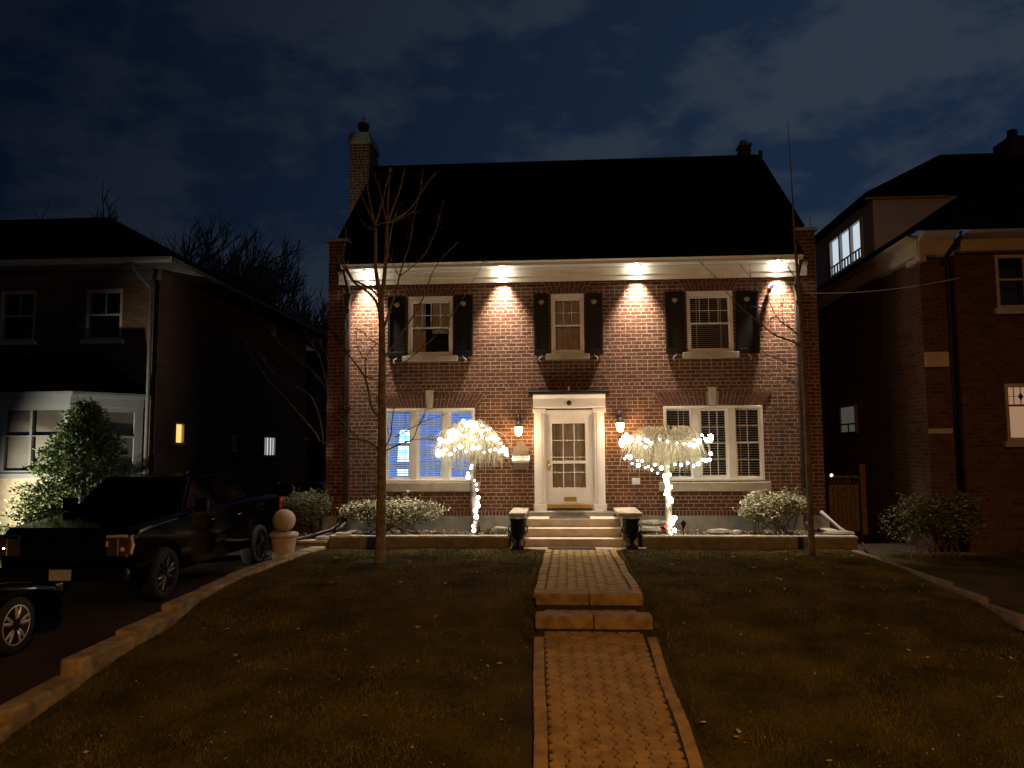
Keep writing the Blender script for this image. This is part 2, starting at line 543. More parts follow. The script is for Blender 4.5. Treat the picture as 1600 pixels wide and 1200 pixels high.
grass('grass', 230000, -5.2, 5.2, -12.6, -1.7, lawnz, lawnmask)

# ------------------------------------------------------------------ paved walk
b = MB()
def paver(b, x, y, w, l, z, zn, amp=.017):
    """zigzag edged paver: x..x+w, y..y-l"""
    g = .0075
    n = 6
    left = []; right = []
    for k in range(n + 1):
        yy = y - g - (l - 2 * g) * k / n
        ph = (y - l * k / n) / .075
        d = amp * (1 if (round(ph) % 2) else -1)
        left.append((x + g + d, yy)); right.append((x + w - g + d, yy))
    pts = left + right[::-1]
    zz = lambda p: z + (zn - z) * (y - p[1]) / l
    cx = x + w / 2; cy = y - l / 2
    jit = random.uniform(-.003, .003)
    i = len(b.v); m = len(pts)
    top = [(p[0] + (cx - p[0]) * .07, p[1] + (cy - p[1]) * .05, zz(p) + jit) for p in pts]
    rim = [(p[0], p[1], zz(p) - .010 + jit) for p in pts]
    bot = [(p[0], p[1], zz(p) - .05) for p in pts]
    b.v += top + rim + bot
    b.f.append(tuple(range(i, i + m))); b.m.append(0)
    for r_ in (0, 1):
        for k in range(m):
            k2 = (k + 1) % m
            b.f.append((i + r_ * m + k2, i + r_ * m + k, i + (r_ + 1) * m + k, i + (r_ + 1) * m + k2)); b.m.append(0)
def walk_section(b, ya, yb, first=0.):
    L = .225
    cols = 8
    y0 = ya
    for c in range(cols):
        y = ya + (0 if c % 2 == 0 else -.075)
        if c % 2: 
            pass
        yy = ya
        while yy > yb + .02:
            l = L
            if yy == ya and c % 2: l = L - .075
            if yy - l < yb: l = yy - yb
            a, d = pathx(yy - l / 2)
            a += .14; d -= .12
            w = (d - a) / cols
            if l > .05: paver(b, a + c * w, yy, w, l, pathz(yy - .001), pathz(yy - l + .001))
            yy -= l
walk_section(b, -2.02, -6.40)
walk_section(b, -6.80, -7.12)
walk_section(b, -7.33, -15.8)
b.build('paved_walk', M['paver'], None); struct(bpy.data.objects['paved_walk'])
b = MB()
y = -2.0
while y > -15.8:
    l = .24
    if not (-7.62 < y - .1 < -6.5):
        a, d = pathx(y - l / 2)
        wob = .01 * math.sin(y * 3.1)
        zt = pathz(y - l / 2) + .006
        sl_ = (pathz(y) - pathz(y - l)) / 2 if y < -7.4 else 0
        for (p, q) in ((a - .005 + wob * .5, a + .125 + wob * .5), (d - .10 + wob, d + .025 + wob)):
            zt2 = zt + random.uniform(-.008, .004)
            i = len(b.v)
            b.v += [(p + .008, y - .009, zt2 + sl_), (q - .008, y - .009, zt2 + sl_), (q - .008, y - l + .009, zt2 - sl_), (p + .008, y - l + .009, zt2 - sl_)]
            b.v += [(p, y, zt2 - .07 + sl_), (q, y, zt2 - .07 + sl_), (q, y - l, zt2 - .07 - sl_), (p, y - l, zt2 - .07 - sl_)]
            for f in ((3, 2, 1, 0), (0, 1, 5, 4), (1, 2, 6, 5), (2, 3, 7, 6), (3, 0, 4, 7)):
                b.f.append(tuple(i + k for k in f)); b.m.append(0)
    y -= l
struct(b.build('walk_border', M['paver'], None))
b = MB()
for (ya, yb) in ((-1.95, -6.5), (-6.9, -7.2), (-7.45, -15.9)):
    yy = ya
    while yy > yb:
        y2 = max(yb, yy - .3)
        a, d = pathx(yy); a2, d2 = pathx(y2)
        b.quad((a + .05, yy, pathz(yy) - .022), (a2 + .05, y2, pathz(y2 + .001) - .022), (d2 - .03, y2, pathz(y2 + .001) - .022), (d - .03, yy, pathz(yy) - .022))
        yy = y2
struct(b.build('walk_bedding', M['joint'], None))
# pale concrete strip at the foot of the stoop
b = MB(); b.prism([(-1.2, -1.66), (-1.2, -1.8), (-.55, -2.04), (.86, -2.04), (1.45, -1.8), (1.45, -1.66)], -.05, .016, 'z')
struct(b.build('landing_slab', M['concrete'], None))
for (yf, zt, lab) in ((-6.6, .02, 'upper'), (-7.3, -.13, 'lower')):
    a, d = pathx(yf)
    t = thing('walk_step', (.15, yf, zt - .15), 'concrete step across the brick walk, the %s of the two' % lab, 'step', 'steps in the front walk')
    for (p, q) in ((a + .02, (a + d) / 2 - .004 + .02), ((a + d) / 2 + .024, d + .02)):
        b = MB(); b.box(p, q, yf - .02, yf + .30, zt - .16, zt)
        b.build('coping_block', M['coping'], t, bevel=.022)
    b = MB(); b.box(a + .04, d, yf + .012, yf + .26, zt - .30, zt - .162).build('riser', M['joint'], t)

# fallen leaves
b = MB()
for k in range(420):
    x = random.uniform(-5, 5); y = -1.9 - 10.5 * random.random() ** .7
    a, c = pathx(y)
    if a - .05 < x < c + .05: continue
    r = random.choice((.007, .010, .012, .016, .03)) * random.uniform(.7, 1.2); an = random.uniform(0, 6.28); z = lawnz(x, y) + .03
    p = []
    for j in range(5):
        t_ = an + j * 2 * math.pi / 5
        p.append((x + r * math.cos(t_) * (1.4 if j == 0 else .8), y + r * math.sin(t_) * .8, z + random.uniform(-.008, .018)))
    b.poly(p)
tag(b.build('fallen_leaves', M['leaf_dead'], None), 'pale dead leaves scattered over the lawn', 'leaves', kind='stuff')

# ------------------------------------------------------------------ driveway kerb of stepped stone blocks
kerb_pts = [(-5.02, -1.75), (-5.08, -2.5), (-5.16, -3.4), (-5.24, -4.3), (-5.26, -5.2), (-5.27, -6.1), (-5.29, -7.1), (-5.30, -8.1), (-5.30, -9.1), (-5.30, -10.1), (-5.30, -11.2), (-5.30, -12.3), (-5.3, -13.5)]
kz = [.05, .035, .03, .02, .0, -.03, -.15, -.21, -.39, -.52, -.66, -.78, -.86]
kt = thing('kerb_wall', (-5.25, -7, -.3), 'low stepped stone kerb between driveway and front lawn', 'kerb')
for k in range(len(kerb_pts) - 1):
    (x0, y0), (x1, y1) = kerb_pts[k], kerb_pts[k + 1]
    b = MB(); w = .14
    z0 = kz[k]; dz = (kz[k + 1] - kz[k]) * .35 if k not in (5, 7) else -.02
    i = len(b.v)
    for (x, y, z) in ((x0, y0 - .006, z0), (x1, y1 + .006, z0 + dz)):
        w = .14 + random.uniform(-.02, .02); z += random.uniform(-.012, .012); b.v += [(x - w, y, z), (x + w, y, z), (x + w, y, z - .5), (x - w, y, z - .5)]
    for f in ((0, 4, 5, 1), (1, 5, 6, 2), (4, 7, 6, 5), (0, 1, 2, 3), (3, 7, 4, 0)):
        b.f.append(f); b.m.append(0)
    b.build('kerb_block', M['kerbstone'], kt, bevel=.035)

# ------------------------------------------------------------------ the main house
H = thing('brick_house', (0, 0, 0), 'two-storey red brick house with black shutters lit by spotlights under its eave', 'house')
WX0, WX1 = -5.45, 5.45
OPEN = [(-3.60, -2.59, 4.05, 5.40), (-.375, .355, 4.05, 5.40), (2.62, 3.62, 4.04, 5.40),
        (-4.12, -2.10, 1.24, 2.86), (2.06, 4.19, 1.24, 2.86), (-.55, .52, .55, 2.70)]
def wall_holes(b, x0, x1, z0, z1, y, holes, depth=.14, mi=0):
    X = sorted({x0, x1} | {h[0] for h in holes} | {h[1] for h in holes})
    Z = sorted({z0, z1} | {h[2] for h in holes} | {h[3] for h in holes})
    X = [v for v in X if x0 <= v <= x1]; Z = [v for v in Z if z0 <= v <= z1]
    for i in range(len(X) - 1):
        for j in range(len(Z) - 1):
            cx, cz = (X[i] + X[i + 1]) / 2, (Z[j] + Z[j + 1]) / 2
            if any(h[0] < cx < h[1] and h[2] < cz < h[3] for h in holes): continue
            b.quad((X[i], y, Z[j]), (X[i + 1], y, Z[j]), (X[i + 1], y, Z[j + 1]), (X[i], y, Z[j + 1]), mi)
    for (a, c, p, q) in holes:
        d = y + depth
        b.quad((a, y, p), (a, y, q), (a, d, q), (a, d, p), mi)
        b.quad((c, y, q), (c, y, p), (c, d, p), (c, d, q), mi)
        b.quad((a, y, q), (c, y, q), (c, d, q), (a, d, q), mi)
        b.quad((a, y, p), (a, d, p), (c, d, p), (c, y, p), mi)
b = MB()
wall_holes(b, WX0, WX1, .49, 5.72, 0, OPEN)
# gable side walls with shoulders, and back wall
for sx, x in ((-1, WX0), (1, WX1)):
    side = [(0, .49), (0, 6.70), (.55, 6.72), (4.0, 9.80), (7.5, 6.7), (8, 6.7), (8, .49)]
    pts = [(x, p[0], p[1]) for p in side]
    b.poly(pts if sx > 0 else pts[::-1])
b.quad((WX1, 8, .49), (WX0, 8, .49), (WX0, 8, 6), (WX1, 8, 6))
for x0, x1 in ((WX0, -5.05), (5.05, WX1)):
    b.quad((x0, 0, 5.72), (x1, 0, 5.72), (x1, 0, 6.70), (x0, 0, 6.70))
    xi = x1 if x0 < 0 else x0
    b.quad((xi, 0, 5.72), (xi, .6, 5.72), (xi, .6, 6.70), (xi, 0, 6.70))
b.quad((-5.05, .02, 5.72), (5.05, .02, 5.72), (5.05, .02, 6.0), (-5.05, .02, 6.0))
b.build('wall', M['brick'], H)
# rowlock course and foundation
b = MB(); b.box(WX0 - .004, WX1 + .004, -.004, .05, .487, .60, 1)
x = WX0
while x < WX1 - .05:
    if not (-1.0 < x < .95):
        b.box(x + .006, x + .066, -.016, .04, .494, .594, 0)
    x += .078
b.build('rowlock_course', [M['brick_unit'], M['mortar']], H)
b = MB(); b.box(WX0 - .05, WX1 + .05, -.06, 8.05, -.4, .487).build('foundation', M['greystone'], H)
# flared brick arches over the windows
def flat_arch(x0, x1, z0, h, flare, key=None):
    b = MB()
    cx = (x0 + x1) / 2
    n = max(8, int((x1 - x0) / .078))
    b.prism([(x0 - .01, z0), (x1 + .01, z0), (x1 + flare + .01, z0 + h + .006), (x0 - flare - .01, z0 + h + .006)], -.005, .03, 'y', 1)
    for k in range(n):
        a0 = x0 + (x1 - x0) * k / n; a1 = x0 + (x1 - x0) * (k + 1) / n
        t0 = (x0 - flare) + (x1 - x0 + 2 * flare) * k / n; t1 = (x0 - flare) + (x1 - x0 + 2 * flare) * (k + 1) / n
        if key and key[0] < (a0 + a1) / 2 < key[1]: continue
        g = .008
        yo = -.012 - random.random() * .005
        if k % 2:
            b.prism([(a0 + g, z0 + .004), (a1 - g, z0 + .004), (t1 - g, z0 + h), (t0 + g, z0 + h)], yo, .02, 'y', 0)
        else:
            zm = h * .62; f = .62
            b.prism([(a0 + g, z0 + .004), (a1 - g, z0 + .004), (a1 + (t1 - a1) * f - g, z0 + zm - g), (a0 + (t0 - a0) * f + g, z0 + zm - g)], yo, .02, 'y', 0)
            b.prism([(a0 + (t0 - a0) * f + g, z0 + zm + g), (a1 + (t1 - a1) * f - g, z0 + zm + g), (t1 - g, z0 + h), (t0 + g, z0 + h)], yo, .02, 'y', 0)
    return b.build('window_arch', [M['brick_unit'], M['mortar']], H)
for (a, c) in ((-3.62, -2.57), (-.395, .375), (2.60, 3.64)):
    flat_arch(a, c, 5.41, .27, .16)
for (a, c) in ((-4.13, -2.09), (2.05, 4.20)):
    k0 = (a + c) / 2
    flat_arch(a, c, 2.875, .30, .20, (k0 - .09, k0 + .09))
    b = MB(); b.prism([(k0 - .055, 2.87), (k0 + .055, 2.87), (k0 + .09, 3.27), (k0 - .09, 3.27)], -.045, .01, 'y').build('keystone', M['stone'], H, bevel=.006)
# sills
for (a, c, z, h) in ((-3.72, -2.47, 3.92, .125), (-.50, .47, 3.92, .125), (2.50, 3.72, 3.905, .135), (-4.25, -1.98, 1.02, .20), (1.93, 4.31, 1.01, .20)):
    b = MB(); b.box(a, c, -.075, .12, z, z + h).build('window_sill', M['stone'], H, bevel=.01)

# windows -------------------------------------------------------
def sash(b, x0, x1, z0, z1, y, t=.045, d=.04):
    b.box(x0, x0 + t, y, y + d, z0, z1); b.box(x1 - t, x1, y, y + d, z0, z1)
    b.box(x0 + t, x1 - t, y, y + d, z1 - t, z1); b.box(x0 + t, x1 - t, y, y + d, z0, z0 + t * 1.2)
def bars(b, x0, x1, z0, z1, y, nx, nz, w=.014):
    for k in range(1, nx):
        x = x0 + (x1 - x0) * k / nx; b.box(x - w / 2, x + w / 2, y, y + .02, z0, z1)
    for k in range(1, nz):
        z = z0 + (z1 - z0) * k / nz; b.box(x0, x1, y + .003, y + .017, z - w / 2, z + w / 2)
def blinds(parent, x0, x1, z0, z1, y, mt, pitch=.045, tilt=.010):
    b = MB(); z = z0 + .01
    while z < z1 - .01:
        b.quad((x0, y, z), (x1, y, z), (x1, y + .030, z + tilt), (x0, y + .030, z + tilt))
        b.box(x0, x1, y - .001, y + .0015, z - .003, z + .004)
        z += pitch
    for x in (x0 + (x1 - x0) * .2, x0 + (x1 - x0) * .8):
        b.box(x - .008, x + .008, y - .004, y - .002, z0, z1)
    return b.build('blind', mt, parent)
def room(parent, x0, x1, z0, z1, y, m, d=.5):
    b = MB()
    b.quad((x0, y + d, z0), (x1, y + d, z0), (x1, y + d, z1), (x0, y + d, z1))
    b.quad((x0, y, z0), (x0, y + d, z0), (x0, y + d, z1), (x0, y, z1)); b.quad((x1, y, z0), (x1, y, z1), (x1, y + d, z1), (x1, y + d, z0))
    b.quad((x0, y, z1), (x0, y + d, z1), (x1, y + d, z1), (x1, y, z1)); b.quad((x0, y, z0), (x1, y, z0), (x1, y + d, z0), (x0, y + d, z0))
    return b.build('room', m, parent)
def curtain(parent, x0, x1, z0, z1, y, m, waves=9, amp=.02):
    b = MB(); n = waves * 6
    P = [(x0 + (x1 - x0) * k / n, y + amp * math.sin(2 * math.pi * waves * k / n)) for k in range(n + 1)]
    for k in range(n):
        b.quad((P[k][0], P[k][1], z0), (P[k + 1][0], P[k + 1][1], z0), (P[k + 1][0], P[k + 1][1], z1), (P[k][0], P[k][1], z1))
    return b.build('curtain', m, parent, True)

def upper_window(x0, x1, z0, z1, nx, kind):
    w = MB(); fw = .06
    y = .03
    w.box(x0, x0 + fw, -.02, .13, z0, z1); w.box(x1 - fw, x1, -.02, .13, z0, z1)
    w.box(x0 + fw, x1 - fw, -.02, .13, z1 - .11, z1); w.box(x0 + fw, x1 - fw, -.02, .13, z0, z0 + .05)
    win = w.build('window', M['cream'], H)
    a, c, p, q = x0 + fw, x1 - fw, z0 + .05, z1 - .11
    mid = p + (q - p) * .485
    s = MB(); sash(s, a, c, mid - .005, q, y + .045, .03); sash(s, a, c, p, mid + .03, y, .034)
    s.build('sash', M['white'], win)
    g = MB(); bars(g, a + .03, c - .03, mid + .03, q - .03, y + .05, nx, 2)
    g.build('muntin', M['white'], win)
    gl = MB(); gl.quad((a + .03, y + .06, mid), (c - .03, y + .06, mid), (c - .03, y + .06, q - .02), (a + .03, y + .06, q - .02))
    gl.quad((a + .03, y + .02, p + .03), (c - .03, y + .02, p + .03), (c - .03, y + .02, mid), (a + .03, y + .02, mid))
    gl.build('pane', M['glass'], win)
    if kind == 'blind': blinds(win, a, c, p, q, .15, M['blind'])
    else:
        curtain(win, a, a + (c - a) * .34 if kind == 'drape' else c, p, q, .20, M['curtain'], 5)
        if kind == 'drape': curtain(win, a + (c - a) * .52, c, mid - .1, q, .17, M['curtain'], 6)
    room(win, x0 + .01, x1 - .01, z0 + .01, z1 - .01, .131, M['room'])
upper_window(-3.60, -2.59, 4.05, 5.40, 4, 'drape')
upper_window(-.375, .355, 4.05, 5.40, 3, 'full')
upper_window(2.62, 3.62, 4.04, 5.40, 4, 'blind')

def lower_window(x0, x1, z0, z1, lit):
    w = MB(); fw = .05
    w1 = (x1 - x0 - 2 * fw) 
    # mullion positions: narrow - wide - narrow
    ma, mb_ = (x0 + w1 * .275 + fw, x0 + w1 * .355 + fw), (x0 + fw + w1 * .655, x0 + fw + w1 * .735)
    w.box(x0, x0 + fw, -.03, .13, z0, z1); w.box(x1 - fw, x1, -.03, .13, z0, z1)
    w.box(x0 + fw, x1 - fw, -.03, .13, z1 - .06, z1); w.box(x0 + fw, x1 - fw, -.03, .13, z0, z0 + .05)
    for m_ in (ma, mb_): w.box(m_[0], m_[1], -.02, .13, z0 + .05, z1 - .06)
    win = w.build('window', M['cream'], H, bevel=.004)
    p, q = z0 + .05, z1 - .06
    mid = (p + q) / 2
    s = MB(); g = MB(); gl = MB()
    for k, (a, c) in enumerate(((x0 + fw, ma[0]), (ma[1], mb_[0]), (mb_[1], x1 - fw))):
        if k == 1:
            sash(s, a, c, p, q, .03, .05); bars(g, a + .05, c - .05, p + .06, q - .05, .04, 3, 4)
            s.box(a + .05, c - .05, .042, .062, mid - .012, mid + .012)
            gl.quad((a + .03, .065, p + .03), (c - .03, .065, p + .03), (c - .03, .065, q - .03), (a + .03, .065, q - .03))
        else:
            sash(s, a, c, mid - .005, q, .07, .032); sash(s, a, c, p, mid + .028, .025, .036)
            bars(g, a + .032, c - .032, mid + .03, q - .03, .075, 2, 2)
            if not (lit and k == 0): bars(g, a + .032, c - .032, p + .04, mid, .035, 2, 2, .010)
            gl.quad((a + .02, .088, mid), (c - .02, .088, mid), (c - .02, .088, q - .02), (a + .02, .088, q - .02))
            gl.quad((a + .02, .047, p + .03), (c - .02, .047, p + .03), (c - .02, .047, mid), (a + .02, .047, mid))
    s.build('sash', M['white'], win, bevel=.003); g.build('muntin', M['white'], win); gl.build('pane', M['glass'], win)
    blinds(win, x0 + fw, x1 - fw, p, q, .15, M['blind'], .052, .026 if lit else .012)
    if lit:
        room(win, x0 + .01, x1 - .01, z0 + .01, z1 - .01, .131, M['room_blue'], 1.1)
        t = MB(); t.prism([(x0 + .10, 1.66), (x0 + .44, 1.66), (x0 + .46, 2.05), (x0 + .38, 2.20), (x0 + .44, 2.32), (x0 + .30, 2.46), (x0 + .14, 2.38)], .9, .94, 'y')
        t.box(x0 + .10, x0 + .34, .9, .94, 1.35, 1.50)
        t.build('television_screen', M['tv'], win)
    else:
        room(win, x0 + .01, x1 - .01, z0 + .01, z1 - .01, .131, M['room'], .8)
lower_window(-4.12, -2.10, 1.24, 2.86, True)
lower_window(2.06, 4.19, 1.24, 2.86, False)

# shutters -------------------------------------------------------
def leaf_shape(cx, cz, s):
    pts = [(0, .52), (.16, .30), (.46, .42), (.38, .12), (.56, -.06), (.26, -.18), (.22, -.42), (0, -.34), (-.22, -.42), (-.26, -.18), (-.56, -.06), (-.38, .12), (-.46, .42), (-.16, .30)]
    return [(cx + x * s, cz + z * s) for x, z in pts]
for n_, (x0, x1, z0, z1) in enumerate(((-4.06, -3.65, 4.03, 5.41), (-2.555, -2.13, 4.03, 5.41), (-.755, -.42, 4.03, 5.41), (.40, .765, 4.03, 5.40), (2.145, 2.57, 4.01, 5.40), (3.68, 4.17, 4.0, 5.39))):
    b = MB(); t = .055
    b.box(x0, x1, -.045, -.012, z0, z1)
    for (a, c, p, q) in ((x0, x0 + t, z0, z1), (x1 - t, x1, z0, z1), (x0 + t, x1 - t, z1 - t, z1), (x0 + t, x1 - t, z0, z0 + t * 2), (x0 + t, x1 - t, z1 - .40, z1 - .40 + t)):
        b.box(a, c, -.07, -.046, p, q)
    sh = b.build('shutter', M['black'], H, bevel=.006)
    b = MB(); b.prism(leaf_shape((x0 + x1) / 2, z1 - .20, .125), -.052, -.047, 'y').build('leaf_cutout', M['stone'], sh)
    xx = (x0 + x1) / 2 + (.03 if n_ % 2 else -.03); zz = z0 - .05; s_ = 1 if n_ % 2 == 0 else -1
    pts = []
    for k in range(15):
        a = k / 14
        pts.append((xx + s_ * .04 * math.sin(a * 2 * math.pi) * (1 - .1 * a), -.06, zz + .09 - .19 * a))
    b = MB(); b.tube(pts, .0105, 6).build('shutter_hook', M['silver'], sh, True)

# roof -----------------------------------------------------------
b = MB()
RX0, RX1 = -5.40, 5.42
E0, Z0, YR, ZR = -.52, 6.07, 4.0, 9.96
nrow = 26
for k in range(nrow):     # overlapping shingle courses
    a, c = k / nrow, (k + 1) / nrow
    y0, z0 = E0 + (YR - E0) * a, Z0 + (ZR - Z0) * a
    y1, z1 = E0 + (YR - E0) * c, Z0 + (ZR - Z0) * c
    x0, x1 = (RX0, RX1) if y0 > .45 else (-5.05, 5.05)
    b.quad((x0, y0, z0 + .022), (x1, y0, z0 + .022), (x1, y1, z1 + .006), (x0, y1, z1 + .006))
    b.quad((x0, y0, z0 - .01), (x1, y0, z0 - .01), (x1, y0, z0 + .022), (x0, y0, z0 + .022))
b.quad((RX0, 4.0, 9.97), (RX1, 4.0, 9.97), (RX1, 8.5, 6.07), (RX0, 8.5, 6.07))
for x in (RX0, RX1):
    b.quad((x, .45, 6.80), (x, 4, 9.965), (x, 4, 9.80), (x, .45, 6.64))
b.box(RX0 - .02, RX1 + .02, 3.92, 4.08, 9.90, 10.0)
roof = b.build('roof', M['shingle'], H)
for a_, c_ in ((WX0 - .05, -4.99), (4.99, WX1 + .05)):
    MB().box(a_, c_, -.08, .42, 6.70, 6.775).build('parapet_cap', M['stone'], H, bevel=.008)

# chimneys
ch = MB(); ch.box(-6.02, -5.46, 3.6, 4.6, -.3, 10.55)
ch = ch.build('chimney', M['brick'], H)
b = MB(); b.prism([(-6.06, 10.55), (-5.42, 10.55), (-5.42, 10.62), (-5.47, 10.86), (-6.01, 10.86), (-6.06, 10.62)], 3.54, 4.66, 'y').build('chimney_cap', M['greystone'], ch, bevel=.01)
b = MB(); b.lathe([(.13, 0), (.13, .18), (.15, .20), (.15, .32), (.12, .32), (.11, .1)], (-5.70, 3.85, 10.86), 14).build('chimney_pot', [M['brick_unit']], ch, True)
b = MB(); b.lathe([(.16, 0), (.17, .10), (.12, .13)], (-5.70, 3.85, 11.10), 12)
b.tube([(-5.70, 3.85, 11.2), (-5.70, 3.85, 11.42)], .012, 5); b.tube([(-5.77, 3.85, 11.38), (-5.70, 3.85, 11.42), (-5.64, 3.85, 11.35)], .01, 5)
b.build('flue_cap', M['iron'], ch)
b = MB(); b.box(4.87, 5.15, 4.0, 4.4, 9.7, 10.30)
c2 = b.build('chimney', M['brick_n'], H)
b = MB(); b.box(4.84, 5.18, 3.96, 4.44, 10.30, 10.36); b.tube([(5.0, 4.2, 10.36), (5.0, 4.2, 10.50)], .1, 10); b.build('chimney_cap', M['greystone'], c2)
b = MB(); b.tube([(5.30, 3.6, 9.6), (5.30, 3.6, 9.98)], .05, 8).build('vent_pipe', M['iron'], H)
b = MB(); b.tube([(5.46, .3, 6.7), (5.47, .3, 7.15)], .008, 5).build('roof_mast', M['iron'], H)

# cornice, soffit, gutter -----------------------------------------
b = MB()
cor = [(.0, 5.685), (-.045, 5.685), (-.045, 5.79), (-.065, 5.80), (-.065, 5.83), (-.05, 5.84), (-.05, 5.94), (-.09, 5.955), (-.10, 5.985), (-.42, 5.985), (-.43, 5.965), (-.45, 5.965), (-.45, 6.03), (-.49, 6.06), (-.49, 6.085), (.02, 6.085)]
b.prism(cor, -5.045, 5.045, 'x')
# returns on the end piers
for x0, x1 in ((-5.20, -5.047), (5.047, 5.24)):
    b.prism([(.0, 5.70), (-.05, 5.70), (-.05, 5.90), (-.12, 5.93), (-.12, 5.99), (0, 5.99)], x0, x1, 'x')
b.build('cornice', M['cream'], H)
for x, px in ((-4.97, -4.97), (5.0, 5.0)):
    b = MB()
    s_ = 1 if x < 0 else -1
    b.tube([(x, -.40, 6.0), (x, -.38, 5.9), (x + .02 * s_, -.12, 5.55), (x + .02 * s_, -.11, 5.45)], .045, 8)
    b.prism([(x - .10, 5.47), (x + .10, 5.47), (x + .06, 5.30), (x + .05, 5.12), (x - .05, 5.12), (x - .06, 5.30)], -.20, -.02, 'y')
    b.box(x - .05, x + .05, -.12, -.03, .30, 5.14)
    for z in (4.2, 2.9, 1.5): b.box(x - .065, x + .065, -.125, -.002, z, z + .03)
    b.tube([(x, -.08, .34), (x - .05 * s_, -.3, .24), (x - .1 * s_, -.55, .22)], .05, 8)
    b.build('downspout', M['spout'], H)

# front door surround ----------------------------------------------
b = MB()
for s_ in (-1, 1):
    for (a, c, y0) in ((.52, .77, -.06), (.55, .74, -.09), (.60, .69, -.105)):
        x0, x1 = sorted((s_ * a, s_ * c)); x0 -= .005; x1 -= .005
        b.box(x0, x1, y0, .02, .60 if y0 > -.08 else .76, 2.80)
    x0, x1 = sorted((s_ * .51, s_ * .79)); b.box(x0, x1, -.115, .02, .595, .75)
    x0, x1 = sorted((s_ * .51, s_ * .80)); b.box(x0, x1, -.12, .02, 2.74, 2.83)
b.box(-.52, .52, -.055, .02, 2.70, 2.80); b.box(-.52, .52, -.085, .02, 2.755, 2.80)
b.build('door_surround', M['white'], H, bevel=.006)
b = MB()
b.prism([(.02, 2.832), (-.10, 2.832), (-.13, 2.86), (-.13, 3.05), (-.17, 3.07), (-.21, 3.12), (-.21, 3.14), (.02, 3.14)], -.79, .79, 'x')
en = b.build('door_entablature', M['white'], H, bevel=.004)
b = MB(); b.lathe([(.0, -.045), (.022, -.04), (.022, -.02), (.045, -.03), (.055, -.015), (.055, 0)], (0.0, -.13, 2.945), 16, 'y').build('medallion', M['iron'], en, True)
b = MB(); b.prism([(.0, 3.24), (-.36, 3.185), (-.36, 3.155), (.0, 3.150)], -.88, .88, 'x').build('door_canopy', M['black'], H, bevel=.004)
b = MB(); b.tube([(.0, -.12, 3.22), (.0, -.12, 3.31)], .018, 8).build('canopy_finial', M['silver'], H)
# storm door
b = MB(); y = -.02
b.box(-.50, -.38, y, y + .05, .66, 2.66); b.box(.345, .47, y, y + .05, .66, 2.66)
b.box(-.38, .345, y, y + .05, 2.50, 2.66); b.box(-.38, .345, y, y + .05, .72, 1.10); b.box(-.38, .345, y, y + .05, .66, .72)
b.box(-.38, .345, y, y + .05, 1.62, 1.685)
b.box(-.35, .315, y - .008, y, .755, 1.07)
door = b.build('front_door', M['white'], H, bevel=.006)
b = MB()
bars(b, -.38, .345, 1.685, 2.50, y + .012, 3, 1, .02); bars(b, -.38, .345, 1.10, 1.62, y + .012, 3, 1, .02)
for z in (2.13, 1.76, 1.43): b.box(-.38, .345, y + .014, y + .030, z - .009, z + .009)
b.build('muntin', M['white'], door)
b = MB(); b.quad((-.38, y + .04, 1.1), (.345, y + .04, 1.1), (.345, y + .04, 2.5), (-.38, y + .04, 2.5)); b.build('pane', M['glass'], door)
b = MB(); n = 60
P = [(-.40 + .77 * k / n, .09 + .012 * math.sin(2 * math.pi * 11 * k / n)) for k in range(n + 1)]
for k in range(n): b.quad((P[k][0], P[k][1], .72), (P[k + 1][0], P[k + 1][1], .72), (P[k + 1][0], P[k + 1][1], 2.6), (P[k][0], P[k][1], 2.6))
b.build('curtain', M['curtain'], door, True)
b = MB(); b.box(-.13, .14, y - .018, y - .008, .80, .90).build('mail_slot', M['brass'], door, bevel=.004)
b = MB(); b.box(-.49, .46, y - .03, y - .0005, .655, .735).build('kick_plate', M['brass'], door, bevel=.006)
b = MB(); b.tube([(-.455, y, 1.58), (-.455, y - .05, 1.58), (-.41, y - .055, 1.58)], .013, 8); b.box(-.48, -.43, y - .01, y, 1.48, 1.68); b.ball((-.455, y - .03, 1.52), .018)
b.build('handle', M['brass'], door, True)
b = MB(); b.box(-.555, -.50, -.02, .13, .60, 2.70); b.box(.47, .525, -.02, .13, .60, 2.70); b.box(-.50, .47, -.02, .13, 2.66, 2.70)
b.box(-.56, .53, .13, .16, .5, 2.7)
b.build('door_frame', M['white'], H)

# stone steps ------------------------------------------------------
st = thing('front_steps', (0, -.8, 0), 'four pale stone steps leading up to the front door', 'steps')
for (yf, z0, z1) in ((-1.60, 0, .17), (-1.30, .17, .34), (-1.0, .34, .51)):
    b = MB(); b.box(-.92, 1.0, yf + .025, -.07, z0, z1 - .045); b.build('riser', M['step'], st)
    b = MB(); b.box(-.935, 1.005, yf, -.07, z1 - .045, z1).build('tread', M['step'], st, bevel=.01)
b = MB(); b.box(-1.0, 1.02, -.42, -.06, .512, .60).build('threshold_block', M['greystone'], st, bevel=.008)
for x0, x1, cx0, cx1 in ((-1.20, -.94, -1.24, -.90), (1.01, 1.30, .92, 1.40)):
    b = MB(); b.box(x0, x1, -1.58, -.07, 0, .60).build('cheek_wall', M['stone'], st)
    b = MB(); b.box(cx0, cx1, -1.62, -.06, .602, .675).build('cheek_cap', M['stone'], st, bevel=.012)
b = MB(); b.box(-.46, .46, -2.02, -1.72, .017, .035)
tag(b.build('door_mat', M['mat'], None, bevel=.005), 'dark rubber mat lying at the foot of the front steps', 'mat')
b = MB(); b.box(-.45, .40, -.98, -.5, .512, .524)
tag(b.build('door_mat', M['mat'], None, bevel=.003), 'thin mat on the landing just outside the front door', 'mat')

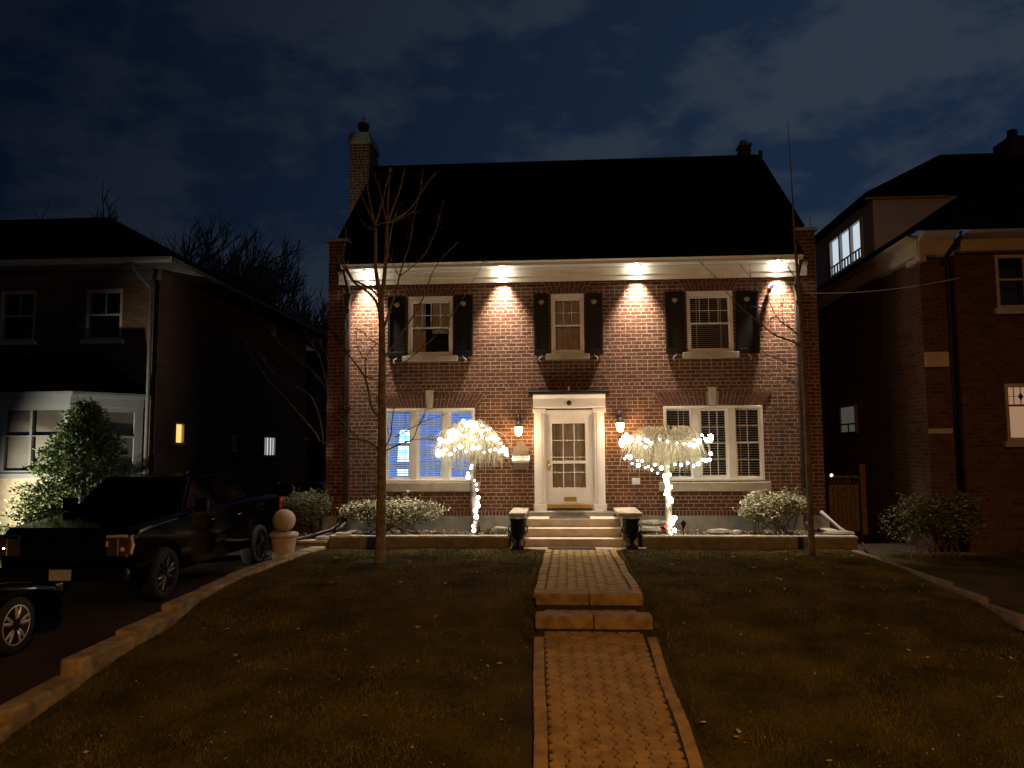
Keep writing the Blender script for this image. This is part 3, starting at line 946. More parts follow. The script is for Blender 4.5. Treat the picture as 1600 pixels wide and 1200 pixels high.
# urns
def urn(x, y, lab):
    t = thing('planter_urn', (x, y, 0.0), lab, 'planter', 'black urns beside the steps')
    MB().box(x - .115, x + .115, y - .115, y + .115, 0.0, .05).build('base', M['black'], t, bevel=.01)
    MB().lathe([(.10, .05), (.10, .07), (.05, .10), (.04, .15), (.06, .19), (.115, .25), (.14, .36), (.145, .50), (.155, .55), (.175, .57), (.175, .60), (.14, .60), (.13, .53), (.0, .53)], (x, y, 0), 28).build('bowl', M['black'], t, True)
    for s_ in (-1, 1):
        b = MB(); b.tube([(x + s_ * .12, y, .28), (x + s_ * .18, y, .34), (x + s_ * .185, y, .42), (x + s_ * .14, y, .47)], .012, 6)
        b.build('handle', M['black'], t, True)
urn(-1.04, -1.86, 'black urn planter on the left of the front steps')
urn(1.16, -1.84, 'black urn planter on the right of the front steps')

# soffit spotlights -------------------------------------------------
for (x, lab) in ((-4.52, 'bright soffit spotlight beside the left downspout, behind the tall bare tree'), (-1.45, 'bright soffit spotlight between the left and middle upstairs windows'),
                 (1.53, 'bright soffit spotlight between the middle and right upstairs windows'), (4.60, 'bright soffit spotlight beside the right downspout')):
    t = thing('soffit_light', (x, -.20, 5.985), lab, 'spotlight', 'spotlights under the eave')
    MB().lathe([(.075, -.022), (.085, -.012), (.085, 0)], (x, -.20, 5.984), 20).build('trim_ring', M['white'], t, True)
    MB().lathe([(.001, -.028), (.055, -.0235), (.058, -.0225)], (x, -.20, 5.984), 16).build('lamp', M['spot_glow'], t, True)
    l = light('beam', 'SPOT', (x, -.20, 5.93), 1650, (1., .83, .70), t, .05, spot_size=R(68), spot_blend=1.)
    l.rotation_euler = (R(2.5), 0, 0)
    light('spill', 'POINT', (x, -.115, 5.90), 11, (1., .93, .84), t, .02)

# wall lanterns ----------------------------------------------------
def lantern(x, z, lab):
    t = thing('wall_lantern', (x, 0, z), lab, 'lantern', 'lanterns beside the front door')
    b = MB(); b.prism([(x - .05, z + .16), (x + .05, z + .16), (x + .06, z + .30), (x + .0, z + .38), (x - .06, z + .30)], -.03, -.0, 'y')
    b.tube([(x, -.02, z + .26), (x, -.10, z + .36), (x, -.20, z + .34), (x, -.22, z + .27), (x, -.21, z + .20)], .016, 8)
    b.tube([(x, -.03, z + .34), (x + .02, -.05, z + .43), (x, -.02, z + .46)], .009, 6)
    b.build('bracket', M['iron'], t, True)
    MB().lathe([(.10, .095), (.105, .105), (.055, .155), (.045, .20), (.02, .22), (.0, .22)], (x, -.21, z), 12).build('lamp_cap', M['iron'], t, True)
    MB().lathe([(.0, -.10), (.055, -.085), (.075, -.02), (.088, .06), (.085, .09), (0, .09)], (x, -.21, z), 12).build('lamp_glass', M['lamp_glow'], t, True)
    b = MB(); b.lathe([(.0, -.17), (.012, -.15), (.03, -.12), (.03, -.10)], (x, -.21, z), 10)
    for k in range(6):
        a = k * math.pi / 3
        b.tube([(x + .06 * math.cos(a), -.21 + .06 * math.sin(a), z - .09), (x + .094 * math.cos(a), -.21 + .094 * math.sin(a), z + .10)], .004, 4)
    b.build('lamp_cage', M['iron'], t)
    light('glow', 'POINT', (x, -.36, z - .02), 30, (1., .60, .30), t, .07)
lantern(-1.11, 2.33, 'lit carriage lantern on the wall left of the door, above the mailbox')
lantern(1.10, 2.40, 'lit carriage lantern on the wall right of the door, beside the weeping tree')

# mailbox, utility plate, camera ------------------------------------
t = thing('mailbox', (-1.07, 0, 1.50), 'metal wall mailbox with scrolled back plate under the left lantern', 'mailbox')
MB().prism([(-1.25, 1.80), (-.89, 1.80), (-.89, 1.98), (-.98, 2.03), (-1.02, 2.12), (-1.12, 2.12), (-1.16, 2.03), (-1.25, 1.98)], -.02, -.0, 'y').build('back_plate', M['tin'], t, bevel=.004)
MB().prism([(0, 1.50), (-.09, 1.50), (-.13, 1.62), (-.13, 1.72), (-.02, 1.80), (0, 1.80)], -1.24, -.90, 'x').build('box_body', M['tin'], t, bevel=.008)
MB().prism([(-.01, 1.805), (-.145, 1.71), (-.15, 1.69), (-.145, 1.65), (-.135, 1.65), (-.135, 1.70), (0, 1.79)], -1.26, -.88, 'x').build('lid', M['silver'], t)
b = MB(); b.box(1.345, 1.52, -.05, 0, 1.16, 1.30)
b.box(1.37, 1.50, -.056, -.05, 1.18, 1.28)
tag(b.build('utility_box', M['silver'], None, bevel=.006), 'small pale metal utility box on the brick right of the door', 'utility box')
t = thing('security_camera', (4.45, 0, 5.46), 'small security camera with violet glint on the wall under the right spotlight', 'camera')
MB().lathe([(.045, -.03), (.045, -.0)], (4.45, 0, 5.47), 12, 'y').build('mount', M['silver'], t)
MB().tube([(4.45, -.02, 5.47), (4.45, -.08, 5.46)], .018, 8).build('arm', M['silver'], t)
MB().tube([(4.45, -.06, 5.475), (4.45, -.19, 5.44)], .042, 12).build('camera_body', M['silver'], t)
MB().lathe([(.0, -.012), (.03, -.008), (.034, 0)], (4.45, -.192, 5.44), 12, 'y').build('infrared_ring', emit('violet glint', (.25, .10, 1.), 2.5), t)

# overhead cable to the next house
P = []
for k in range(25):
    a = k / 24
    P.append((5.02 + 2.85 * a, -.14 - 1.1 * a, 5.30 + .02 * a - .22 * 4 * a * (1 - a) * .5))
b = MB(); b.tube(P, .008, 6); tag(b.build('overhead_cable', M['greypaint'], None, True), 'thin sagging cable strung from the house to the right neighbour', 'cable')

# ------------------------------------------------------------------ planting beds
def bed_wall(xs, y0, lab, lx):
    t = thing('bed_wall', (lx, y0, 0), lab, 'retaining wall', 'low walls holding the front beds')
    b = MB(); x0, x1 = xs
    b.box(x0, x1, y0 + .02, y0 + .20, -.4, .185); b.build('wall_face', M['timber'], t)
    b = MB(); x = x0
    while x < x1 - .05:
        l = min(.60, x1 - x); b.box(x + .003, x + l - .003, y0 - .01, y0 + .24, .187, .232); x += l
    b.build('coping', M['capstone'], t, bevel=.01)
    b = MB(); x = x0
    while x < x1 - .02:
        l = min(.9, x1 - x); b.box(x + .004, x + l - .004, y0 + .008, y0 + .03, .0, .092); b.box(max(x0, x - .3) + .004, min(x1, x + l - .3) - .004, y0 + .008, y0 + .03, .096, .184); x += l
    b.build('face_blocks', M['timber'], t)
    return t
t = bed_wall((-4.86, -1.24), -1.64, 'low wall with pale coping along the left flower bed', -3)
MB().box(-4.86, -4.68, -1.42, -.06, -.4, .185).build('wall_return', M['timber'], t)
t = bed_wall((1.40, 5.48), -1.64, 'low wall with pale coping along the right flower bed', 3.4)
b = MB(); b.box(5.30, 5.48, -1.42, -.06, -.4, .185).build('wall_return', M['timber'], t)
b = MB(); b.box(5.28, 5.52, -1.39, -.06, .187, .232).build('coping', M['capstone'], t, bevel=.01)
def bedz(x, y): return .17 + .03 * math.sin(x * 3.1) * math.cos(y * 4) + .012 * math.sin(x * 17 + y * 9)
for (a, c) in ((-4.7, -1.26), (1.42, 5.32)):
    struct(grid_sheet('flower_bed', list(np.arange(a, c, .06)), list(np.arange(-1.44, -.02, .06)), bedz, M['soil']))
struct(grid_sheet('flower_bed', list(np.arange(-5.9, -4.85, .1)), list(np.arange(-1.5, .4, .1)), lambda x, y: .12 + .02 * math.sin(x * 9), M['soil']))
t = thing('side_wall', (-5.3, -1.6, -.2), 'low stone wall joining the ball pedestal to the left bed', 'wall')
MB().box(-5.95, -4.87, -1.72, -1.52, -.4, .10).build('wall_face', M['timber'], t)
MB().box(-5.97, -4.865, -1.76, -1.50, .102, .150).build('coping', M['capstone'], t, bevel=.01)

def rock(c, r, sz, seed):
    rs = random.Random(seed)
    b = MB(); b.lathe([(.001, -.5 * sz), (r * .7, -.45 * sz), (r, -.1 * sz), (r * .85, .35 * sz), (r * .4, .5 * sz), (.001, .5 * sz)], (0, 0, 0), 9)
    ph = rs.random() * 6
    sx = rs.uniform(1.0, 1.7)
    b.v = [(c[0] + x * sx * (1 + .18 * math.sin(7 * y + ph + 5 * z)), c[1] + y * (1 + .2 * math.sin(9 * x + ph)), c[2] + z * (1 + .25 * math.sin(11 * x + ph))) for x, y, z in b.v]
    return b
RK = [((1.62, -.75, .27), .20, .16, 'rock', 'long flat rock in the bed beside the right urn'), ((1.95, -.45, .32), .14, .16, 'rock', 'rounded rock behind the right weeping tree foot'), ((1.66, -.62, .40), .16, .12, 'rock', 'flat rock stacked on the longest rock beside the right urn'),
      ((3.0, -.9, .24), .16, .10, 'rock', 'low grey rock in the middle of the right bed'), ((3.35, -1.0, .23), .12, .09, 'rock', 'small grey rock beside the cream-edged shrub'),
      ((-1.45, -.7, .26), .15, .14, 'rock', 'pale rock in the bed between left weeping tree and steps'),
      ((-4.60, -1.52, .26), .14, .08, 'rock', 'pale flat rock on the left end of the left bed wall'), ((-4.98, -1.60, .18), .13, .08, 'rock', 'pale rock on the low stone wall left of the hedge'), ((5.25, -1.30, .26), .16, .07, 'rock', 'flat pale rock on the right end of the right bed wall')]
for k, (c, r, sz, nm, lab) in enumerate(RK):
    tag(rock(c, r, sz, k).build('rock', M['rock'], None), lab, 'rock', 'rocks in the beds')

# leafy things ------------------------------------------------------
def leaves(b, pts, size, flat=.6, weights=(1,), rs=random, aspect=.55, outward=None):
    idx = list(range(len(weights)))
    for p in pts:
        s_ = size * rs.uniform(.6, 1.35)
        a = rs.uniform(0, 6.283); el = rs.uniform(-.9, 1.1) * flat
        d = Vector((math.cos(a) * math.cos(el), math.sin(a) * math.cos(el), math.sin(el)))
        if outward is not None:
            d = (d + (Vector(p) - Vector(outward)).normalized() * .7).normalized()
        u = d.cross(Vector((rs.uniform(-1, 1), rs.uniform(-1, 1), rs.uniform(.2, 1)))).normalized() * s_ * aspect * .5
        q = Vector(p); t_ = q + d * s_; m_ = q + d * s_ * .45
        b.quad(tuple(q), tuple(m_ + u), tuple(t_), tuple(m_ - u), rs.choices(idx, weights)[0])

def lumpy(c, r, n, lumps, rs, shell=.55):
    """points in the outer part of a union of uneven lumps"""
    out = []
    L = []
    for k in range(lumps):
        a = rs.uniform(0, 6.283); e = rs.uniform(-.2, 1)
        L.append((c[0] + r[0] * .62 * math.cos(a) * (1 - .3 * e), c[1] + r[1] * .55 * math.sin(a) * (1 - .3 * e), c[2] + r[2] * .5 * e, rs.uniform(.38, .62)))
    for k in range(n):
        l = rs.choice(L)
        d = Vector((rs.gauss(0, 1), rs.gauss(0, 1), rs.gauss(0, 1))).normalized() * rs.uniform(shell, 1.05) ** .6
        out.append((l[0] + d.x * r[0] * l[3], l[1] + d.y * r[1] * l[3], max(c[2] - r[2] * .75, l[2] + d.z * r[2] * l[3])))
    return out

def shrub(name, c, r, n, size, mats, weights, lab, cat, seed, zb, group=None, lumps=14, aspect=.55):
    rs = random.Random(seed)
    t = thing(name, (c[0], c[1], zb), lab, cat, group)
    b = MB(); pts = lumpy(c, r, n, lumps, rs)
    for k in range(90):
        p = Vector(rs.choice(pts)); d = (p - Vector((c[0], c[1], zb))).normalized()
        for j in range(9): q_ = p + d * .022 * j + Vector((rs.gauss(0, .012), rs.gauss(0, .012), rs.gauss(0, .012))); pts.append(tuple(q_))
    leaves(b, pts, size, .45, weights, rs, aspect)
    b.build('foliage', mats, t)
    s_ = MB()
    for k in range(26):
        p = rs.choice(pts)
        b0 = (c[0] + rs.uniform(-.15, .15) * r[0] * 4, c[1] + rs.uniform(-.1, .1), zb)
        s_.tube([b0, ((b0[0] * .5 + p[0] * .5), (b0[1] + p[1]) / 2, zb + (p[2] - zb) * .6), p], [.010, .007, .003], 4)
    s_.build('stem', M['darkbark'], t)
    return t
shrub('hedge_shrub', (-3.75, -1.0, .58), (1.12, .44, .34), 15000, .050, [M['variegated'], M['olive'], M['green']], (5, 4, 3), 'wide low hedge of cream-edged leaves under the blue-lit window', 'shrub', 1, .18, None, 26)
shrub('variegated_shrub', (4.08, -1.0, .62), (.66, .48, .42), 12000, .048, [M['variegated'], M['olive'], M['green']], (6, 3, 3), 'rounded shrub of cream-edged leaves in the right bed', 'shrub', 2, .18, None, 16)
shrub('yew_shrub', (-5.52, -1.0, .62), (.50, .45, .50), 9000, .045, [M['yew'], M['green']], (3, 1), 'clipped olive green yew beside the left corner of the house', 'shrub', 3, .12, None, 12, .35)
shrub('dark_shrub', (6.65, -2.2, .55), (.78, .6, .62), 9000, .055, [M['yew'], M['green'], M['olive']], (3, 3, 2), 'dim leafy shrub in front of the right neighbour house', 'shrub', 4, -.1, None, 16)
b = MB(); rs = random.Random(5); pts = [(rs.uniform(-1.75, -1.3), rs.uniform(-1.4, -.8), .18 + rs.random() * .10) for _ in range(700)]
leaves(b, pts, .05, 1, (1, 1), rs)
tag(b.build('ground_cover', [M['green'], M['olive']], None), 'low green ground cover beside the left urn', 'ground cover', kind='stuff')
b = MB(); pts = [(rs.uniform(-4.6, 5.1), rs.uniform(-1.4, -.2), .18 + rs.random() * .03) for _ in range(1500)]
pts = [p for p in pts if not -1.35 < p[0] < 1.45]
leaves(b, pts, .045, .5, (1,), rs)
tag(b.build('leaf_litter', [M['leaf_dead']], None), 'dry leaf litter lying over the flower beds', 'leaf litter', kind='stuff')

# spruce on the left
t = thing('spruce_tree', (-9.35, -2.7, -.2), 'green spruce bush lit from below beside the left neighbour bay window', 'tree')
MB().tube([(-9.35, -2.7, -.2), (-9.35, -2.7, 2.5)], [.09, .02], 8).build('trunk', M['darkbark'], t)
b = MB(); rs = random.Random(6)
for k in range(560):
    h = rs.random() ** 1.2
    z = .15 + 2.65 * h; rad = 1.45 * (1 - h) ** .85 + .12; a = rs.uniform(0, 6.283)
    rr = rad * rs.uniform(.75, 1.1)
    tip = Vector((-9.35 + rr * math.cos(a), -2.7 + rr * math.sin(a), z + rs.uniform(-.08, .14)))
    root = Vector((-9.35 + rr * .3 * math.cos(a), -2.7 + rr * .3 * math.sin(a), z - .05))
    b.tube([root, tip], [.008, .003], 3, 1)
    for j in range(52):
        f = rs.uniform(.2, 1.02)
        p = root.lerp(tip, f) + Vector((rs.gauss(0, .045), rs.gauss(0, .045), rs.gauss(0, .03)))
        leaves(b, [tuple(p)], .085, 1, (1,), rs, .34, tuple(root))
b.build('foliage', [M['spruce'], M['darkbark']], t)

# ------------------------------------------------------------------ weeping trees with light strings
def weeping(x, y, top, bot, hw, flat, lab, seed, trunk_r, lean=0.):
    rs = random.Random(seed)
    zb = .17
    t = thing('weeping_tree', (x, y, zb), lab, 'tree', 'small weeping trees in the front beds')
    ccx = x + lean
    zc = bot + (top - bot) * .30
    MB().tube([(x, y, zb), (x - .01, y, zb + .25), (x + lean * .4, y, zb + .7), (x + lean * .7, y + .01, zc - .12), (ccx, y, zc + .12)],
              [trunk_r * 1.35, trunk_r, trunk_r * .92, trunk_r * .95, trunk_r * .8], 12).build('trunk', M['bark'] if seed == 1 else M['twig'], t, True)
    b = MB()
    H_ = top - zc
    for k in range(520):
        a = rs.uniform(0, 6.283); reach = hw * (rs.random() ** .5) * rs.uniform(.75, 1.08)
        up = H_ * rs.uniform(.55, 1.08) * (1 - .30 * (reach / hw) ** 2 * (0 if flat else 1))
        drop = (zc + up) - (bot + (top - bot) * rs.uniform(-.04, .42))
        ex = rs.uniform(-.12, .12); w_ = rs.uniform(.6, 1.2)
        P = []
        n = 8
        sx, sy = rs.uniform(-.05, .05), rs.uniform(-.05, .05)
        for j in range(n):
            s_ = j / (n - 1)
            r_ = reach * (1 - (1 - s_) ** 1.7)
            if s_ < .42: z = zc + up * math.sin(s_ / .42 * math.pi / 2)
            else: z = zc + up - drop * ((s_ - .42) / .58) ** 1.6
            aa = a + ex * s_ * 6
            P.append((ccx + sx * (1 - s_) + r_ * math.cos(aa) + rs.uniform(-.022, .022), y + sy + r_ * .85 * math.sin(aa) + rs.uniform(-.022, .022), z + rs.uniform(-.01, .01)))
        b.tube(P, [q * w_ for q in (.011, .0095, .0085, .0075, .007, .006, .005, .003)], 3, cap=False)
    b.build('crown', M['twig'], t)
    return t, zc
t1, zc1 = weeping(-2.0, -.68, 2.56, 1.55, .86, False, 'domed weeping tree wrapped in lights in the left bed', 1, .085, -.10)
t2, zc2 = weeping(2.02, -.86, 2.36, 1.47, .95, True, 'flat-topped weeping tree wrapped in lights in the right bed', 2, .07, -.03)

def light_string(x, y, path, lab, red=None):
    t = thing('light_string', (x, y, .2), lab, 'string lights', 'light strings on the weeping trees')
    MB().tube(path, .004, 3, cap=False).build('wire', M['green_wire'], t)
    # bulbs spaced along the wire
    proto = None
    n = 0
    for k, p in enumerate(path):
        if n >= 96: break
        q = Vector(p) + Vector((random.uniform(-.015, .015), random.uniform(-.02, .0), random.uniform(-.02, .01)))
        if proto is None:
            b = MB(); b.ball((0, 0, 0), .027, 7, 5)
            proto = b.build('bulb', M['bulb'], t, True, world=False)
            o = proto
        else:
            o = proto.copy(); COL.objects.link(o); o.parent = t
        o.location = q - Vector((x, y, .2))
        o.scale = [random.choice((.7, .9, 1., 1.2, 1.5, 1.8))] * 3
        n += 1
    if red:
        b = MB(); b.ball(red, .04, 8, 6); b.build('red_bulb', M['redbulb'], t, True)
rs = random.Random(9)
P = []
cx, cy = -2.07, -.68
for (px, py) in ((741, 828), (739, 822), (742, 815), (744, 806), (743, 798), (747, 790), (745, 783), (748, 776), (746, 765), (744, 757), (742, 750), (731, 744), (732, 738), (735, 731), (738, 727)):
    q = at(px, py, cy - .13); P.append((q.x, q.y, q.z))
Q = []
def ring(cx, cy, rr, z, a0, a1, n, sag=0.):
    for k in range(n):
        s_ = k / (n - 1); a = a0 + (a1 - a0) * s_
        Q.append((cx + rr * math.cos(a), cy + rr * .85 * math.sin(a), z + sag * math.sin(math.pi * s_) + rs.uniform(-.06, .06)))
ring(cx, cy, .74, 1.84, R(200), R(352), 17, .12)
ring(cx, cy, .70, 2.05, R(345), R(185), 19, .16)
ring(cx, cy, .50, 2.28, R(185), R(350), 14, .10)
ring(cx, cy, .28, 2.42, R(340), R(190), 8, .08)
ring(cx, cy, .74, 1.92, R(-10), R(35), 5, .02)
ring(cx, cy, .72, 1.90, R(150), R(190), 5, .02)
for k in range(6): Q.append((cx + .06 * math.cos(k), cy - .05, 2.50 + .02 * math.sin(k * 2)))
light_string(-2.0, -.68, P + Q, 'warm white light string wound round the domed weeping tree left of the door')
P = []
for k in range(9): P.append((2.03 + .08 * math.sin(k * 1.1), -1.06 + .07 * math.cos(k * 1.7), .22 + .045 * k * (1 if k % 2 else .7)))
for k in range(12): P.append((2.0 + .075 * math.sin(k * 1.2), -.95, .80 + k * .055))
Q = []
cx, cy = 1.99, -.86
ring(cx, cy, .88, 1.76, R(188), R(350), 20, -.16)
for k in range(5): Q.append((1.35 + .13 * k, -1.45, 1.62 - .055 * k))
ring(cx, cy, .93, 2.06, R(178), R(245), 16, .05)
ring(cx, cy, .90, 2.12, R(180), R(215), 10, .04)
ring(cx, cy, .92, 2.10, R(300), R(352), 9, .06)
ring(cx, cy, .62, 2.02, R(345), R(220), 9, .05)
light_string(2.0, -.86, P + Q, 'warm white light string wound round the flat weeping tree right of the door', (1.93, -1.08, .36))
light('string_glow', 'POINT', (-2.07, -1.0, 2.1), 42, (1., .93, .76), t1, .5)
light('string_glow', 'POINT', (1.99, -1.25, 1.95), 42, (1., .93, .76), t2, .5)

# garden path light in the right bed
t = thing('path_light', (2.24, -1.2, .18), 'small black path light standing in the right bed', 'path light')
MB().tube([(2.24, -1.2, .15), (2.24, -1.2, .36)], .010, 6).build('stake', M['black'], t)
MB().lathe([(.03, .16), (.035, .2), (.055, .22), (.06, .27), (.03, .31), (0, .32)], (2.24, -1.2, .18), 12).build('lamp_head', M['black'], t, True)

# drain pipes
MB2 = lambda: MB()
tag(MB().tube([(5.14, -.62, .62), (5.42, -.9, .30), (5.62, -1.25, .13)], .035, 8).build('drain_pipe', M['greypaint'], None, True), 'grey pipe sloping down past the right corner of the house', 'pipe')
tag(MB().tube([(5.66, -1.4, .06), (5.42, -2.4, -.0), (5.30, -3.4, -.02)], .03, 8).build('drain_pipe', M['spout'], None, True), 'dark pipe lying on the grass beyond the right bed wall', 'pipe')
tag(MB().tube([(-4.72, -.9, .50), (-4.95, -1.15, .30), (-5.25, -1.45, .22), (-5.45, -1.70, .18), (-5.7, -2.0, .15)], .035, 8).build('drain_pipe', M['iron'], None, True), 'black pipe running from the left downspout over the low wall', 'pipe')

# ball on pedestal
t = thing('stone_pedestal', (-5.47, -2.5, -.2), 'tapered cast stone pedestal at the head of the driveway kerb', 'pedestal')
MB().lathe([(.20, -.25), (.20, -.10), (.215, .12), (.24, .26), (.245, .30)], (-5.47, -2.5, 0), 28).build('pedestal_body', M['ballstone'], t, True)
MB().lathe([(.26, .301), (.275, .32), (.275, .36), (.25, .385), (.16, .395)], (-5.47, -2.5, 0), 28).build('pedestal_rim', M['ballstone'], t, True)
tag(MB().ball((-5.47, -2.5, .61), .215, 32, 20).build('stone_ball', M['ballstone'], None, True), 'smooth cast stone ball resting on the pedestal', 'stone ball')

# ------------------------------------------------------------------ bare trees traced limb by limb
def limb(b, pts, r0, r1, Y, dy=0., n=6, sub=3, rs=random):
    """limb given in photo pixels on plane Y, drifting dy metres in depth"""
    V = []
    m = len(pts)
    for k, p in enumerate(pts):
        V.append(at(p[0], p[1], Y + dy * k / max(1, m - 1)))
    W_ = []
    for k in range(m - 1):
        p0 = V[max(0, k - 1)]; p1 = V[k]; p2 = V[k + 1]; p3 = V[min(m - 1, k + 2)]
        for j in range(sub):
            s_ = j / sub
            q = .5 * ((2 * p1) + (p2 - p0) * s_ + (2 * p0 - 5 * p1 + 4 * p2 - p3) * s_ ** 2 + (3 * p1 - p0 - 3 * p2 + p3) * s_ ** 3)
            W_.append(q)
    W_.append(V[-1])
    nn = len(W_)
    b.tube(W_, [r0 + (r1 - r0) * (k / (nn - 1)) ** .8 for k in range(nn)], n)
    return W_
def twiglets(b, P, count, ln, rs, r=.0045):
    for k in range(count):
        i = rs.randrange(1, len(P) - 1)
        p = P[i]; d = (P[i + 1] - P[i - 1]).normalized()
        s_ = Vector((rs.uniform(-1, 1), rs.uniform(-1, 1), rs.uniform(-.3, 1))).normalized()
        e = (d + s_ * .9).normalized()
        L_ = ln * rs.uniform(.4, 1)
        q = p + e * L_ * .5; w = q + (e + Vector((0, 0, .3))).normalized() * L_ * .5
        b.tube([p, q, w], [r, r * .75, r * .4], 3, cap=False)
rs = random.Random(21)
t = thing('bare_tree', (-3.31, -3.8, 0), 'tall slim bare tree with smooth brown trunk on the left lawn', 'tree')
TY = -3.8
b = MB(); limb(b, [(593, 884), (594, 872), (595, 830), (596, 760), (597, 680), (597, 600), (597, 540), (596, 500), (595, 462)], .106, .050, TY, 0, 12)
b.build('trunk', M['bark'], t, True)
LB = [
 ([(595, 466), (592, 450), (587, 420), (587, 385), (586, 350)], .044, .026, .1),
 ([(586, 352), (578, 335), (568, 312), (562, 290)], .020, .007, .2), ([(586, 350), (580, 325), (575, 300), (574, 272)], .022, .008, -.2),
 ([(586, 352), (594, 328), (600, 305), (606, 280), (612, 262)], .022, .007, .1),
 ([(596, 468), (600, 440), (603, 400), (605, 350)], .046, .030, -.15),
 ([(605, 352), (606, 320), (608, 290), (609, 262)], .024, .008, 0), ([(605, 350), (614, 325), (625, 295), (633, 262)], .024, .008, -.2),
 ([(606, 348), (625, 338), (642, 325), (656, 305), (672, 280), (682, 270)], .022, .006, -.3), ([(604, 348), (598, 318), (592, 290), (582, 268)], .018, .006, .3),
 ([(601, 430), (608, 380), (613, 350), (622, 325)], .020, .008, .2), ([(586, 352), (602, 348), (622, 344), (650, 328)], .014, .006, -.2),
 ([(587, 360), (575, 355), (562, 345)], .012, .005, .2),
 ([(596, 500), (588, 472), (572, 454), (552, 440), (538, 418), (522, 395)], .036, .012, .4), ([(594, 466), (576, 449), (552, 438)], .022, .016, .2),
 ([(552, 439), (540, 415), (530, 398), (520, 392)], .018, .006, -.2), ([(545, 430), (536, 400), (540, 360), (528, 330)], .010, .004, .3),
 ([(598, 520), (610, 480), (620, 452), (624, 430)], .022, .014, -.3), ([(624, 432), (615, 415), (607, 395), (604, 375)], .010, .004, .1),
 ([(624, 432), (632, 405), (641, 378), (645, 350), (650, 322), (658, 292), (660, 262)], .014, .004, -.2), ([(624, 432), (645, 416), (665, 395), (677, 370), (685, 345), (694, 312)], .012, .004, -.3),
 ([(599, 560), (625, 525), (655, 478), (668, 447), (676, 425), (692, 402), (716, 378)], .020, .005, -.4), ([(600, 590), (640, 560), (690, 515), (730, 455), (760, 400)], .014, .003, -.5),
 ([(597, 655), (582, 640), (576, 612), (571, 592), (560, 574), (546, 556), (540, 545), (539, 528), (543, 508), (537, 478), (535, 455)], .026, .010, .3),
 ([(597, 596), (583, 592), (571, 588)], .010, .010, .2), ([(572, 590), (571, 565), (580, 546), (593, 534)], .012, .007, .1), ([(593, 540), (575, 527), (558, 512)], .010, .004, .2),
 ([(570, 562), (560, 545), (556, 515)], .008, .003, .2), ([(543, 548), (525, 520), (512, 500), (500, 482)], .010, .003, .4),
 ([(597, 706), (575, 690), (545, 686), (505, 692), (492, 675), (462, 640), (440, 615), (420, 595), (398, 562), (380, 535)], .024, .004, .8),
 ([(505, 690), (500, 655), (488, 622), (470, 608), (448, 596), (424, 578), (408, 556), (380, 530)], .014, .003, .6),
 ([(565, 690), (520, 640), (505, 600), (470, 560), (440, 540), (415, 505), (385, 460)], .014, .003, .9), ([(512, 610), (500, 560), (480, 525), (463, 490), (462, 450)], .010, .003, .6),
 ([(540, 640), (520, 590), (508, 550), (490, 525)], .009, .003, .3), ([(480, 575), (450, 550), (430, 525), (425, 505)], .007, .002, .2),
 ([(599, 704), (610, 682), (613, 655), (617, 636)], .014, .006, -.4), ([(599, 706), (625, 694), (645, 686), (652, 668), (662, 650), (668, 632)], .014, .005, -.5),
 ([(640, 688), (665, 686), (692, 690)], .007, .003, -.2), ([(618, 683), (645, 668), (668, 656), (695, 648)], .010, .003, -.3),
]
b = MB()
for pts, r0, r1, dy in LB:
    W_ = limb(b, pts, r0, r1, TY, dy, 6, 3)
    twiglets(b, W_, 5 + len(W_) // 3, .30, rs, .0038)
b.build('branches', M['bark'], t, True)
# mulch ring
struct(tag(MB().lathe([(.0, .012), (.35, .012), (.52, -.02)], (-3.31, -3.8, .0), 20).build('mulch_ring', M['soil'], None)))
t = thing('bare_tree', (4.28, -2.68, 0), 'slender bare tree leaning left before the right corner of the house', 'tree')
TY = -2.68
b = MB(); limb(b, [(1269, 870), (1266, 800), (1262, 700), (1257, 600), (1251, 480), (1244, 400)], .062, .028, TY, 0, 10)
limb(b, [(1244, 402), (1240, 340), (1236, 270), (1231, 190)], .027, .004, TY, .2, 8)
b.build('trunk', M['bark2'], t, True)
for pts, r0, r1, dy in [([(1255, 545), (1240, 534), (1219, 527), (1205, 520), (1188, 504), (1165, 487), (1140, 462), (1120, 435), (1092, 408)], .020, .004, .5),
   ([(1253, 528), (1240, 517), (1226, 507), (1212, 493), (1202, 472), (1182, 445), (1158, 415)], .016, .004, .4),
   ([(1256, 575), (1242, 569), (1228, 567), (1216, 560), (1192, 554)], .012, .004, .3), ([(1214, 494), (1205, 498), (1199, 508)], .006, .003, .1),
   ([(1258, 610), (1242, 600), (1225, 590)], .009, .003, .2), ([(1262, 680), (1240, 668), (1222, 660), (1205, 640)], .009, .003, .3),
   ([(1250, 470), (1262, 440), (1270, 410), (1268, 380)], .010, .003, .2), ([(1247, 440), (1232, 420), (1215, 410)], .008, .003, .2), ([(1225, 508), (1222, 480), (1230, 455)], .006, .003, .1)]:
    b = MB(); W_ = limb(b, pts, r0, r1, TY, dy, 6, 3); twiglets(b, W_, 8 + len(W_), .30, rs, .0042)
    b.build('branch', M['bark2'], t, True)

